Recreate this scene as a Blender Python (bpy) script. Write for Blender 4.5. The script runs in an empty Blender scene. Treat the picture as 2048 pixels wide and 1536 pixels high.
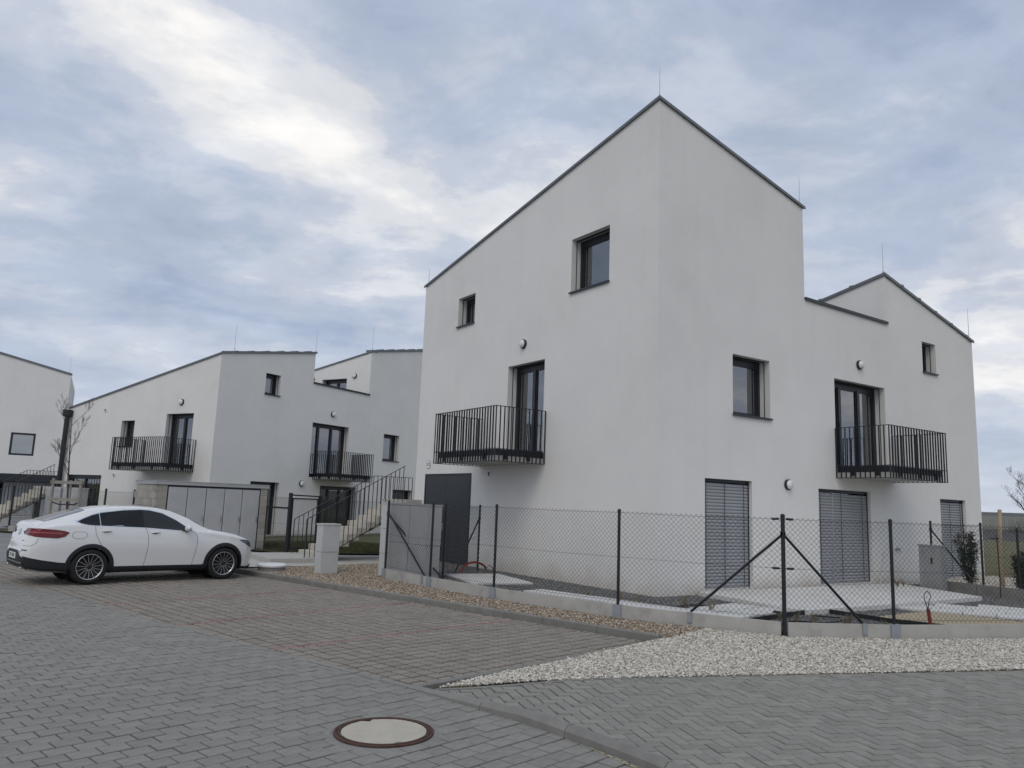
import bpy, bmesh, math, random
import numpy as np
from mathutils import Vector, Matrix
from mathutils.bvhtree import BVHTree
random.seed(7); rng = np.random.default_rng(7)
SC = bpy.context.scene
COL = SC.collection

# ------------------------------------------------------------------ camera, sky, sun, exposure
CAM_H = 1.78
cam_d = bpy.data.cameras.new('camera'); cam = bpy.data.objects.new('camera', cam_d); COL.objects.link(cam)
cam_d.sensor_fit = 'HORIZONTAL'; cam_d.sensor_width = 36.0; cam_d.lens = 36.0*1530/2048
cam_d.clip_start = 0.1; cam_d.clip_end = 6000
_p, _r = math.radians(8.9), math.radians(2.13)
_f = Vector((0, math.cos(_p), math.sin(_p))); _x = Vector((1, 0, 0)); _u = _x.cross(_f)
_R = math.cos(_r)*_x + math.sin(_r)*_u; _U = -math.sin(_r)*_x + math.cos(_r)*_u
m = Matrix((( _R.x, _U.x, -_f.x, 0), (_R.y, _U.y, -_f.y, 0), (_R.z, _U.z, -_f.z, CAM_H), (0, 0, 0, 1)))
cam.matrix_world = m
SC.camera = cam

SUN_AZ, SUN_EL = math.radians(-165), math.radians(48)     # azimuth from +Y, negative = to the left
W = bpy.data.worlds.new('World'); SC.world = W; W.use_nodes = True
nt = W.node_tree; N = nt.nodes; L = nt.links; N.clear()
out = N.new('ShaderNodeOutputWorld'); bg = N.new('ShaderNodeBackground'); bgc = N.new('ShaderNodeBackground'); mixs = N.new('ShaderNodeMixShader')
sky = N.new('ShaderNodeTexSky'); sky.sky_type = 'NISHITA'; sky.sun_disc = False
sky.sun_elevation = SUN_EL; sky.sun_rotation = SUN_AZ; sky.air_density = 1.0; sky.dust_density = 1.2
L.new(sky.outputs[0], bg.inputs[0]); bg.inputs[1].default_value = 0.085
tc = N.new('ShaderNodeTexCoord'); sep = N.new('ShaderNodeSeparateXYZ'); L.new(tc.outputs['Generated'], sep.inputs[0])
def mth(op, a, b=None, clamp=False):
    n = N.new('ShaderNodeMath'); n.operation = op; n.use_clamp = clamp
    for i, v in enumerate((a, b)):
        if v is None: continue
        if isinstance(v, (int, float)): n.inputs[i].default_value = v
        else: L.new(v, n.inputs[i])
    return n.outputs[0]
zz = mth('ADD', mth('MAXIMUM', sep.outputs[2], 0.0), 0.22)
px, py = mth('DIVIDE', sep.outputs[0], zz), mth('DIVIDE', sep.outputs[1], zz)
cmb = N.new('ShaderNodeCombineXYZ'); L.new(px, cmb.inputs[0]); L.new(py, cmb.inputs[1])
def wnoise(scale, detail, rough, off, dist=0.0, stretch=(1, 1, 1), rot=0.0):
    mp = N.new('ShaderNodeMapping'); L.new(cmb.outputs[0], mp.inputs[0])
    mp.inputs['Location'].default_value = off; mp.inputs['Scale'].default_value = stretch; mp.inputs['Rotation'].default_value = (0, 0, rot)
    n = N.new('ShaderNodeTexNoise'); L.new(mp.outputs[0], n.inputs[0])
    n.inputs['Scale'].default_value = scale; n.inputs['Detail'].default_value = detail
    n.inputs['Roughness'].default_value = rough; n.inputs['Distortion'].default_value = dist
    return n.outputs[0]
def ramp(fac, stops):
    r = N.new('ShaderNodeValToRGB'); L.new(fac, r.inputs[0]); e = r.color_ramp.elements
    while len(e) < len(stops): e.new(0.5)
    for el, (p, c) in zip(e, stops): el.position = p; el.color = (c[0], c[1], c[2], 1)
    r.color_ramp.interpolation = 'EASE'
    return r.outputs[0]
n1 = wnoise(0.80, 7, 0.52, (40.837, -10.985, 0), 0.5, (1, 1.15, 1), -0.5)
n2 = wnoise(2.3, 10, 0.60, (45.438, -8.709, 2), 0.25, (1, 1.2, 1), -0.4)
fld = mth('ADD', mth('MULTIPLY', n1, 0.54), mth('MULTIPLY', n2, 0.46))
ccol = ramp(fld, [(0.38, (0.270, 0.322, 0.432)), (0.47, (0.335, 0.388, 0.487)), (0.53, (0.42, 0.458, 0.535)), (0.58, (0.555, 0.57, 0.60)), (0.665, (0.75, 0.735, 0.715))])
hz = mth('POWER', 2.718, mth('MULTIPLY', mth('MAXIMUM', sep.outputs[2], 0.0), -9.0))
hm = N.new('ShaderNodeMix'); hm.data_type = 'RGBA'; L.new(mth('MULTIPLY', hz, 0.75), hm.inputs[0]); L.new(ccol, hm.inputs[6]); hm.inputs[7].default_value = (0.50, 0.53, 0.60, 1); ccol = hm.outputs[2]
# the cloud deck is brighter round the veiled sun
sdir = Vector((math.sin(SUN_AZ)*math.cos(SUN_EL), math.cos(SUN_AZ)*math.cos(SUN_EL), math.sin(SUN_EL)))
dt = N.new('ShaderNodeVectorMath'); dt.operation = 'DOT_PRODUCT'; L.new(tc.outputs['Generated'], dt.inputs[0]); dt.inputs[1].default_value = sdir
glow = mth('ADD', 0.97, mth('MULTIPLY', mth('POWER', mth('MAXIMUM', dt.outputs[1], 0.0), 2.0), 0.25))
n3 = wnoise(3.4, 6, 0.6, (3.3, 9.1, 5), 0.2)
glow = mth('MULTIPLY', glow, mth('ADD', 0.80, mth('MULTIPLY', n3, 0.40)))
L.new(ccol, bgc.inputs[0]); L.new(glow, bgc.inputs[1])
cover = ramp(fld, [(0.33, (0.82,)*3), (0.50, (0.97,)*3)])
L.new(cover, mixs.inputs[0]); L.new(bg.outputs[0], mixs.inputs[1]); L.new(bgc.outputs[0], mixs.inputs[2]); L.new(mixs.outputs[0], out.inputs[0])

sun_d = bpy.data.lights.new('sun', 'SUN'); sun_d.energy = 0.55; sun_d.angle = math.radians(30); sun_d.color = (1, 0.90, 0.76)
sun = bpy.data.objects.new('sun', sun_d); COL.objects.link(sun); sun.location = (0, 0, 30)
sun.rotation_euler = (-sdir).to_track_quat('-Z', 'Y').to_euler()
SC.view_settings.view_transform = 'Standard'; SC.view_settings.look = 'None'
SC.view_settings.exposure = 0.47; SC.view_settings.gamma = 1.0; SC.view_settings.use_curve_mapping = False

# ------------------------------------------------------------------ materials
def nodes(mt):
    mt.use_nodes = True; t = mt.node_tree; b = t.nodes['Principled BSDF']; return t, t.nodes, t.links, b
def mat(name, col, rough=0.6, metal=0.0, var=0.0, vscale=6.0, bump=0.0, bscale=80.0, spec=0.5, coat=0.0, dirt=None, rnd=0.0, stretch=None, streak=False):
    mt = bpy.data.materials.new(name); t, n, l, b = nodes(mt)
    b.inputs['Base Color'].default_value = (*col, 1); b.inputs['Roughness'].default_value = rough
    b.inputs['Metallic'].default_value = metal; b.inputs['Specular IOR Level'].default_value = spec
    b.inputs['Coat Weight'].default_value = coat; b.inputs['Coat Roughness'].default_value = 0.04
    tcn = n.new('ShaderNodeTexCoord'); src = tcn.outputs['Object']
    if stretch:
        mp = n.new('ShaderNodeMapping'); l.new(src, mp.inputs[0]); mp.inputs['Scale'].default_value = stretch; src = mp.outputs[0]
    cur = None
    def mixc(fac, A, B):
        mx = n.new('ShaderNodeMix'); mx.data_type = 'RGBA'; l.new(fac, mx.inputs[0])
        for i, v in ((6, A), (7, B)):
            if isinstance(v, tuple): mx.inputs[i].default_value = (*v, 1)
            else: l.new(v, mx.inputs[i])
        return mx.outputs[2]
    if var:
        no = n.new('ShaderNodeTexNoise'); l.new(src, no.inputs[0]); no.inputs['Scale'].default_value = vscale; no.inputs['Detail'].default_value = 6; no.inputs['Roughness'].default_value = 0.6
        rp = n.new('ShaderNodeMapRange'); l.new(no.outputs[0], rp.inputs[0]); rp.inputs[1].default_value = 0.3; rp.inputs[2].default_value = 0.7
        cur = mixc(rp.outputs[0], tuple(c*(1-var) for c in col), tuple(min(1, c*(1+var)) for c in col))
    if rnd:
        oi = n.new('ShaderNodeObjectInfo'); at = n.new('ShaderNodeAttribute'); at.attribute_name = 'rnd'
        ad = n.new('ShaderNodeMath'); ad.operation = 'ADD'; l.new(oi.outputs['Random'], ad.inputs[0]); l.new(at.outputs['Fac'], ad.inputs[1])
        fr = n.new('ShaderNodeMath'); fr.operation = 'FRACT'; l.new(ad.outputs[0], fr.inputs[0])
        A = cur if cur is not None else col
        cc = n.new('ShaderNodeHueSaturation'); 
        if isinstance(A, tuple): cc.inputs['Color'].default_value = (*A, 1)
        else: l.new(A, cc.inputs['Color'])
        mr = n.new('ShaderNodeMapRange'); l.new(fr.outputs[0], mr.inputs[0]); mr.inputs[3].default_value = 1-rnd; mr.inputs[4].default_value = 1+rnd
        l.new(mr.outputs[0], cc.inputs['Value']); cur = cc.outputs[0]
    if dirt:
        no = n.new('ShaderNodeTexNoise'); l.new(tcn.outputs['Object'], no.inputs[0]); no.inputs['Scale'].default_value = dirt[1]; no.inputs['Detail'].default_value = 8; no.inputs['Roughness'].default_value = 0.65
        rp = n.new('ShaderNodeMapRange'); l.new(no.outputs[0], rp.inputs[0]); rp.inputs[1].default_value = dirt[2]; rp.inputs[2].default_value = dirt[3]; rp.inputs[4].default_value = dirt[4]
        cur = mixc(rp.outputs[0], cur if cur is not None else col, dirt[0])
    if streak:
        # faint rain runs and a splashed foot
        mp = n.new('ShaderNodeMapping'); l.new(tcn.outputs['Object'], mp.inputs[0]); mp.inputs['Scale'].default_value = (1, 1, 0.06)
        no = n.new('ShaderNodeTexNoise'); l.new(mp.outputs[0], no.inputs[0]); no.inputs['Scale'].default_value = 5.0; no.inputs['Detail'].default_value = 5
        rp = n.new('ShaderNodeMapRange'); l.new(no.outputs[0], rp.inputs[0]); rp.inputs[1].default_value = 0.55; rp.inputs[2].default_value = 0.8; rp.inputs[4].default_value = 0.13
        cur = mixc(rp.outputs[0], cur, (0.55, 0.54, 0.51))
        sz = n.new('ShaderNodeSeparateXYZ'); l.new(tcn.outputs['Object'], sz.inputs[0]); n2_ = n.new('ShaderNodeTexNoise'); l.new(tcn.outputs['Object'], n2_.inputs[0]); n2_.inputs['Scale'].default_value = 2.2; n2_.inputs['Detail'].default_value = 6
        sb_ = n.new('ShaderNodeMath'); sb_.operation = 'MULTIPLY_ADD'; l.new(n2_.outputs[0], sb_.inputs[0]); sb_.inputs[1].default_value = -0.9; l.new(sz.outputs[2], sb_.inputs[2])
        r2 = n.new('ShaderNodeMapRange'); l.new(sb_.outputs[0], r2.inputs[0]); r2.inputs[1].default_value = 0.12; r2.inputs[2].default_value = -0.35; r2.inputs[4].default_value = 0.55
        cur = mixc(r2.outputs[0], cur, (0.47, 0.41, 0.33))
    if cur is not None: l.new(cur, b.inputs['Base Color'])
    if bump:
        no = n.new('ShaderNodeTexNoise'); l.new(src, no.inputs[0]); no.inputs['Scale'].default_value = bscale; no.inputs['Detail'].default_value = 4
        bp = n.new('ShaderNodeBump'); bp.inputs['Strength'].default_value = bump; bp.inputs['Distance'].default_value = 0.01
        l.new(no.outputs[0], bp.inputs['Height']); l.new(bp.outputs[0], b.inputs['Normal'])
    return mt
def pebble_mat(name, stops):
    mt = bpy.data.materials.new(name); t, n, l, b = nodes(mt); b.inputs['Roughness'].default_value = 0.75
    oi = n.new('ShaderNodeObjectInfo'); r = n.new('ShaderNodeValToRGB'); l.new(oi.outputs['Random'], r.inputs[0]); e = r.color_ramp.elements
    while len(e) < len(stops): e.new(0.5)
    for el, (p, c) in zip(e, stops): el.position = p; el.color = (*c, 1)
    tcn = n.new('ShaderNodeTexCoord'); no = n.new('ShaderNodeTexNoise'); l.new(tcn.outputs['Object'], no.inputs[0]); no.inputs['Scale'].default_value = 60
    hs = n.new('ShaderNodeHueSaturation'); l.new(r.outputs[0], hs.inputs['Color']); mr = n.new('ShaderNodeMapRange'); l.new(no.outputs[0], mr.inputs[0]); mr.inputs[3].default_value = 0.75; mr.inputs[4].default_value = 1.25
    l.new(mr.outputs[0], hs.inputs['Value']); l.new(hs.outputs[0], b.inputs['Base Color'])
    return mt
M = {}
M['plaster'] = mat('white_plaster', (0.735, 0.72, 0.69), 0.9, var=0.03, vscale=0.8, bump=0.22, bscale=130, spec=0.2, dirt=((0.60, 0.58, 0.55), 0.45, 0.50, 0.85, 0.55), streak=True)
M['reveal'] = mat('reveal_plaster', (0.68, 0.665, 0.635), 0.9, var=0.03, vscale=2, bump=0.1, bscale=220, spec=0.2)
M['frame'] = mat('anthracite_frame', (0.013, 0.017, 0.024), 0.38, var=0.1, vscale=3)
def glass_mat():
    mt = bpy.data.materials.new('window_pane'); mt.use_nodes = True; t = mt.node_tree; n = t.nodes; l = t.links; n.clear(); o = n.new('ShaderNodeOutputMaterial')
    g = n.new('ShaderNodeBsdfGlossy'); g.inputs['Roughness'].default_value = 0.012; g.inputs['Color'].default_value = (0.93, 0.96, 1, 1); tr = n.new('ShaderNodeBsdfTransparent'); tr.inputs['Color'].default_value = (0.55, 0.60, 0.60, 1)
    fr = n.new('ShaderNodeFresnel'); fr.inputs['IOR'].default_value = 2.9; tcn = n.new('ShaderNodeTexCoord'); no = n.new('ShaderNodeTexNoise'); l.new(tcn.outputs['Object'], no.inputs[0]); no.inputs['Scale'].default_value = 1.6
    bp = n.new('ShaderNodeBump'); bp.inputs['Strength'].default_value = 0.06; bp.inputs['Distance'].default_value = 0.02; l.new(no.outputs[0], bp.inputs['Height']); l.new(bp.outputs[0], g.inputs['Normal'])
    mx = n.new('ShaderNodeMixShader'); l.new(fr.outputs[0], mx.inputs[0]); l.new(tr.outputs[0], mx.inputs[1]); l.new(g.outputs[0], mx.inputs[2]); l.new(mx.outputs[0], o.inputs[0]); return mt
M['pane'] = glass_mat()
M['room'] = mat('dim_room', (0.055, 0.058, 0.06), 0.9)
M['curtain'] = mat('pale_curtain', (0.42, 0.42, 0.41), 0.9)
M['coping'] = mat('zinc_coping', (0.16, 0.17, 0.18), 0.42, 0.6, var=0.08, vscale=3)
M['roof'] = mat('grey_roof', (0.13, 0.135, 0.14), 0.7, var=0.1, vscale=4)
M['black'] = mat('black_powder_coat', (0.010, 0.012, 0.015), 0.45, var=0.15, vscale=9)
M['slab'] = mat('balcony_concrete', (0.42, 0.41, 0.39), 0.85, var=0.08, vscale=3, bump=0.1, bscale=60)
M['concrete'] = mat('pale_concrete', (0.42, 0.405, 0.37), 0.9, var=0.1, vscale=2.5, bump=0.2, bscale=70, dirt=((0.22, 0.21, 0.19), 3.0, 0.52, 0.75, 0.6))
M['conc_dark'] = mat('weathered_concrete', (0.24, 0.235, 0.22), 0.9, var=0.12, vscale=3, bump=0.25, bscale=60, dirt=((0.14, 0.135, 0.125), 4, 0.5, 0.72, 0.6))
M['white_slab'] = mat('white_concrete_slab', (0.60, 0.59, 0.56), 0.85, var=0.06, vscale=3, bump=0.15, bscale=80, rnd=0.05, dirt=((0.40, 0.385, 0.35), 2.5, 0.5, 0.75, 0.5))
M['step'] = mat('cream_step', (0.48, 0.45, 0.38), 0.85, var=0.07, vscale=5, bump=0.15, bscale=90, rnd=0.05)
M['holder'] = mat('plinth_holder', (0.27, 0.285, 0.30), 0.8, var=0.08, vscale=9)
M['paver'] = mat('grey_paver', (0.228, 0.221, 0.198), 0.85, var=0.13, vscale=14, bump=0.35, bscale=260, rnd=0.08, dirt=((0.29, 0.275, 0.24), 1.3, 0.5, 0.8, 0.55))
M['park_paver'] = mat('parking_paver', (0.25, 0.222, 0.188), 0.9, var=0.15, vscale=14, bump=0.4, bscale=220, rnd=0.10, dirt=((0.19, 0.18, 0.16), 1.1, 0.48, 0.75, 0.6))
M['red_paver'] = mat('red_paver', (0.25, 0.15, 0.132), 0.9, var=0.22, vscale=10, bump=0.4, bscale=220, rnd=0.25)
M['brick'] = mat('herringbone_brick', (0.245, 0.233, 0.205), 0.88, var=0.12, vscale=16, bump=0.35, bscale=260, rnd=0.11, dirt=((0.36, 0.345, 0.32), 0.9, 0.58, 0.8, 0.6))
M['joint'] = mat('joint_sand', (0.030, 0.028, 0.024), 1.0, var=0.25, vscale=20, bump=0.4, bscale=150)
M['sand'] = mat('yellow_joint_sand', (0.36, 0.31, 0.21), 1.0, var=0.3, vscale=30, bump=0.6, bscale=150)
M['kerb'] = mat('kerb_concrete', (0.20, 0.193, 0.175), 0.9, var=0.14, vscale=5, bump=0.35, bscale=120, rnd=0.10, dirt=((0.26, 0.25, 0.235), 2.2, 0.55, 0.8, 0.7))
def brick_mat(name, c1, c2, cm, bw, bh, rot):
    mt = bpy.data.materials.new(name); t, n, l, b = nodes(mt); b.inputs['Roughness'].default_value = 0.9
    tcn = n.new('ShaderNodeTexCoord'); mp = n.new('ShaderNodeMapping'); l.new(tcn.outputs['Object'], mp.inputs[0]); mp.inputs['Rotation'].default_value = (0, 0, rot)
    br = n.new('ShaderNodeTexBrick'); l.new(mp.outputs[0], br.inputs[0]); br.inputs['Color1'].default_value = (*c1, 1); br.inputs['Color2'].default_value = (*c2, 1); br.inputs['Mortar'].default_value = (*cm, 1)
    br.inputs['Scale'].default_value = 1.0; br.inputs['Brick Width'].default_value = bw; br.inputs['Row Height'].default_value = bh; br.inputs['Mortar Size'].default_value = 0.006
    no = n.new('ShaderNodeTexNoise'); l.new(tcn.outputs['Object'], no.inputs[0]); no.inputs['Scale'].default_value = 0.6; no.inputs['Detail'].default_value = 6
    hs = n.new('ShaderNodeHueSaturation'); l.new(br.outputs[0], hs.inputs['Color']); mr = n.new('ShaderNodeMapRange'); l.new(no.outputs[0], mr.inputs[0]); mr.inputs[3].default_value = 0.75; mr.inputs[4].default_value = 1.25
    l.new(mr.outputs[0], hs.inputs['Value']); l.new(hs.outputs[0], b.inputs['Base Color']); return mt
M['far_pave'] = brick_mat('far_pavers', (0.21, 0.215, 0.21), (0.26, 0.26, 0.25), (0.08, 0.08, 0.075), 0.4, 0.166, math.radians(-47))
M['earth'] = mat('gravel_bed', (0.17, 0.14, 0.105), 1.0, var=0.3, vscale=20, bump=0.8, bscale=60)
M['earth_w'] = mat('white_gravel_bed', (0.22, 0.205, 0.175), 1.0, var=0.3, vscale=30, bump=0.8, bscale=60)
M['earth_d'] = mat('dark_gravel_bed', (0.125, 0.125, 0.12), 1.0, var=0.35, vscale=35, bump=0.9, bscale=70)
M['peb_b'] = pebble_mat('brown_pebble', [(0.0, (0.08, 0.058, 0.038)), (0.35, (0.20, 0.150, 0.100)), (0.7, (0.33, 0.265, 0.190)), (1.0, (0.60, 0.54, 0.45))])
M['peb_w'] = pebble_mat('white_pebble', [(0.0, (0.19, 0.165, 0.13)), (0.3, (0.41, 0.375, 0.31)), (0.7, (0.57, 0.535, 0.46)), (1.0, (0.78, 0.75, 0.68))])
M['peb_d'] = pebble_mat('grey_pebble', [(0.0, (0.07, 0.07, 0.07)), (0.6, (0.16, 0.16, 0.155)), (1.0, (0.30, 0.295, 0.28))])
M['cabinet'] = mat('cabinet_grey', (0.50, 0.505, 0.495), 0.6, var=0.05, vscale=4, dirt=((0.28, 0.28, 0.275), 2.5, 0.55, 0.8, 0.5))
M['cab_grey'] = mat('electric_cabinet_grey', (0.27, 0.28, 0.28), 0.55, var=0.08, vscale=5)
M['cab_mid'] = mat('utility_cabinet_grey', (0.37, 0.375, 0.37), 0.7, var=0.07, vscale=4)
M['panel'] = mat('ribbed_door', (0.45, 0.455, 0.455), 0.55, 0.1, var=0.05, vscale=3)
M['block'] = mat('shed_block', (0.34, 0.32, 0.285), 0.9, var=0.1, vscale=9, bump=0.3, bscale=60, rnd=0.13)
M['slat'] = mat('shutter_slat', (0.32, 0.33, 0.345), 0.45, 0.15, var=0.04, vscale=6)
M['lampw'] = mat('lamp_glass', (0.72, 0.72, 0.70), 0.35)
M['white'] = mat('plate_white', (0.75, 0.75, 0.74), 0.5)
M['steel'] = mat('galvanised_steel', (0.38, 0.385, 0.39), 0.4, 0.8, var=0.1, vscale=6)
M['rust'] = mat('rusty_iron', (0.085, 0.048, 0.036), 0.85, 0.3, var=0.35, vscale=18, bump=0.5, bscale=90)
M['lid'] = mat('cream_concrete_lid', (0.45, 0.415, 0.345), 0.9, var=0.06, vscale=7, bump=0.2, bscale=90, dirt=((0.36, 0.335, 0.28), 5, 0.52, 0.75, 0.6))
M['redpipe'] = mat('red_conduit', (0.20, 0.022, 0.018), 0.5, var=0.2, vscale=14)
M['hose'] = mat('black_hose', (0.012, 0.012, 0.012), 0.6)
M['wood'] = mat('stake_wood', (0.42, 0.33, 0.22), 0.85, var=0.2, vscale=9, stretch=(1, 1, 0.2))
M['greywood'] = mat('grey_wood', (0.27, 0.25, 0.22), 0.9, var=0.2, vscale=9)
M['bark'] = mat('bare_bark', (0.075, 0.062, 0.052), 0.95, var=0.25, vscale=20, bump=0.4, bscale=60)
M['wrap'] = mat('trunk_wrap', (0.36, 0.33, 0.28), 0.95, var=0.15, vscale=15)
M['leaf'] = mat('evergreen_leaf', (0.018, 0.035, 0.017), 0.5, var=0.4, vscale=9)
M['leaf_r'] = mat('reddish_leaf', (0.055, 0.028, 0.022), 0.55, var=0.4, vscale=9)
M['dry'] = mat('dry_grass', (0.22, 0.185, 0.12), 0.95, var=0.3, vscale=9)
M['grass'] = mat('winter_grass', (0.075, 0.078, 0.034), 0.95, var=0.35, vscale=5)
M['sandpit'] = mat('beige_sand', (0.40, 0.335, 0.225), 1.0, var=0.12, vscale=6, bump=0.5, bscale=120)
M['soil'] = mat('dry_soil', (0.21, 0.185, 0.15), 1.0, var=0.25, vscale=8, bump=0.6, bscale=60)

# ------------------------------------------------------------------ mesh helpers
class MB:
    def __init__(s): s.v = []; s.f = []; s.mi = []; s.rnd = []
    def add(s, vs, fs, mi=0, rnd=None):
        o = len(s.v); s.v += [tuple(v) for v in vs]; s.f += [tuple(i+o for i in f) for f in fs]; s.mi += [mi]*len(fs)
        s.rnd += [rnd if rnd is not None else 0.0]*len(fs)
    def hexa(s, p, mi=0):      # 8 points: bottom 4, top 4
        s.add(p, [(0, 3, 2, 1), (4, 5, 6, 7), (0, 1, 5, 4), (1, 2, 6, 5), (2, 3, 7, 6), (3, 0, 4, 7)], mi)
    def box(s, c, sx, sy, sz, rz=0.0, mi=0):
        ca, sa = math.cos(rz), math.sin(rz); P = []
        for z in (-sz/2, sz/2):
            for x, y in ((-sx/2, -sy/2), (sx/2, -sy/2), (sx/2, sy/2), (-sx/2, sy/2)):
                P.append((c[0]+ca*x-sa*y, c[1]+sa*x+ca*y, c[2]+z))
        s.hexa(P, mi)
    def bar(s, a, b, w, h, mi=0, up=(0, 0, 1)):
        a = Vector(a); b = Vector(b); d = (b-a).normalized(); u = Vector(up)
        if abs(d.dot(u)) > 0.99: u = Vector((1, 0, 0))
        x = d.cross(u).normalized(); y = x.cross(d).normalized()
        P = []
        for p in (a, b):
            for i, j in ((-1, -1), (1, -1), (1, 1), (-1, 1)): P.append(p + x*(i*w/2) + y*(j*h/2))
        s.hexa(P, mi)
    def tube(s, pts, r, n=6, mi=0, cap=True):
        pts = [Vector(p) for p in pts]; rs = r if isinstance(r, (list, tuple)) else [r]*len(pts); V = []; Fs = []
        for i, p in enumerate(pts):
            d = (pts[min(i+1, len(pts)-1)] - pts[max(i-1, 0)]).normalized(); u = Vector((0, 0, 1)) if abs(d.z) < 0.95 else Vector((1, 0, 0))
            x = d.cross(u).normalized(); y = x.cross(d)
            for k in range(n):
                a = 2*math.pi*k/n; V.append(p + (x*math.cos(a) + y*math.sin(a))*rs[i])
        for i in range(len(pts)-1):
            for k in range(n): Fs.append((i*n+k, i*n+(k+1) % n, (i+1)*n+(k+1) % n, (i+1)*n+k))
        if cap: Fs.append(tuple(range(n-1, -1, -1))); Fs.append(tuple((len(pts)-1)*n+k for k in range(n)))
        s.add(V, Fs, mi)
    def prism(s, poly, z0, z1, mi=0, rnd=None):
        n = len(poly); z1f = z1 if callable(z1) else (lambda x, y: z1)
        V = [(x, y, z0) for x, y in poly] + [(x, y, z1f(x, y)) for x, y in poly]
        s.add(V, [tuple(range(n-1, -1, -1)), tuple(range(n, 2*n))] + [(i, (i+1) % n, n+(i+1) % n, n+i) for i in range(n)], mi, rnd)
    def lathe(s, prof, n=24, c=(0, 0, 0), ax=None, mi=0):
        # prof: list (r, h); axis ax (Vector), default z
        A = Vector(ax).normalized() if ax is not None else Vector((0, 0, 1)); u = Vector((0, 0, 1)) if abs(A.z) < 0.9 else Vector((1, 0, 0))
        X = A.cross(u).normalized(); Y = A.cross(X); c = Vector(c); V = []; Fs = []
        for r, h in prof:
            for k in range(n):
                a = 2*math.pi*k/n; V.append(c + A*h + (X*math.cos(a)+Y*math.sin(a))*r)
        for i in range(len(prof)-1):
            for k in range(n): Fs.append((i*n+k, i*n+(k+1) % n, (i+1)*n+(k+1) % n, (i+1)*n+k))
        if prof[0][0] > 1e-6: Fs.append(tuple(range(n)))
        if prof[-1][0] > 1e-6: Fs.append(tuple((len(prof)-1)*n+k for k in range(n)))
        s.add(V, Fs, mi)
    def mesh(s, name, mats, smooth=False, recalc=True):
        me = bpy.data.meshes.new(name); me.from_pydata(s.v, [], s.f)
        for mt in (mats if isinstance(mats, (list, tuple)) else [mats]): me.materials.append(mt)
        me.polygons.foreach_set('material_index', s.mi)
        if any(s.rnd):
            a = me.attributes.new('rnd', 'FLOAT', 'FACE'); a.data.foreach_set('value', s.rnd)
        if smooth: me.polygons.foreach_set('use_smooth', [True]*len(s.f))
        if recalc:
            bm = bmesh.new(); bm.from_mesh(me); bmesh.ops.recalc_face_normals(bm, faces=bm.faces); bm.to_mesh(me); bm.free()
        me.update(); return me
    def build(s, name, mats, parent=None, smooth=False, recalc=True):
        return obj(name, s.mesh(name, mats, smooth, recalc), parent)
def obj(name, me, parent=None):
    o = bpy.data.objects.new(name, me); COL.objects.link(o)
    if parent is not None: put(o, parent)
    return o
def put(o, parent):
    # parents keep the world pose: parents of parts stand at a plain translation/rotation
    o.parent = parent; o.matrix_parent_inverse = wm(parent).inverted()
def wm(o):
    m = o.matrix_basis.copy()
    if o.parent is not None: m = wm(o.parent) @ o.matrix_parent_inverse @ m
    return m
def tag(o, label=None, cat=None, group=None, kind=None):
    if label: o['label'] = label
    if cat: o['category'] = cat
    if group: o['group'] = group
    if kind: o['kind'] = kind
    return o
def empty(name, loc, label=None, cat=None, group=None, kind=None):
    o = bpy.data.objects.new(name, None); COL.objects.link(o); o.location = loc; o.empty_display_size = 0.2
    return tag(o, label, cat, group, kind)
def inst(name, me, parent, loc, rz=0.0, scale=None, rot=None):
    o = bpy.data.objects.new(name, me); COL.objects.link(o); o.location = loc
    o.rotation_euler = rot if rot is not None else (0, 0, rz)
    if scale is not None: o.scale = scale
    put(o, parent); return o
def dirv(a): a = math.radians(a); return Vector((math.cos(a), math.sin(a), 0))
def V2(p, z): return Vector((p[0], p[1], z))
def clip(poly, a, b):
    """keep the part of poly left of a->b"""
    outp = []; nx, ny = -(b[1]-a[1]), b[0]-a[0]
    d = [(p[0]-a[0])*nx + (p[1]-a[1])*ny for p in poly]
    for i in range(len(poly)):
        j = (i+1) % len(poly)
        if d[i] >= 0: outp.append(poly[i])
        if (d[i] >= 0) != (d[j] >= 0):
            t = d[i]/(d[i]-d[j]); outp.append((poly[i][0]+(poly[j][0]-poly[i][0])*t, poly[i][1]+(poly[j][1]-poly[i][1])*t))
    return outp
def area(poly): return 0.5*sum(poly[i][0]*poly[(i+1) % len(poly)][1]-poly[(i+1) % len(poly)][0]*poly[i][1] for i in range(len(poly)))
def inset(poly, d):
    n = len(poly); L_ = []
    for i in range(n):
        a, b = poly[i], poly[(i+1) % n]; l = math.hypot(b[0]-a[0], b[1]-a[1]) or 1e-9
        nx, ny = -(b[1]-a[1])/l*d, (b[0]-a[0])/l*d; L_.append(((a[0]+nx, a[1]+ny), (b[0]+nx, b[1]+ny)))
    out_ = poly
    for a, b in L_:
        if len(out_) < 3: return out_
        out_ = clip(out_, a, b)
    return out_
def in_view(x, y, margin=1.12):
    d = Vector((x, y, 0)) - Vector((0, 0, CAM_H)); z = d.dot(_f)
    if z < 0.3: return False
    return abs(d.dot(_R)/z) < 1024/1530*margin and abs(d.dot(_U)/z) < 768/1530*margin

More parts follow.
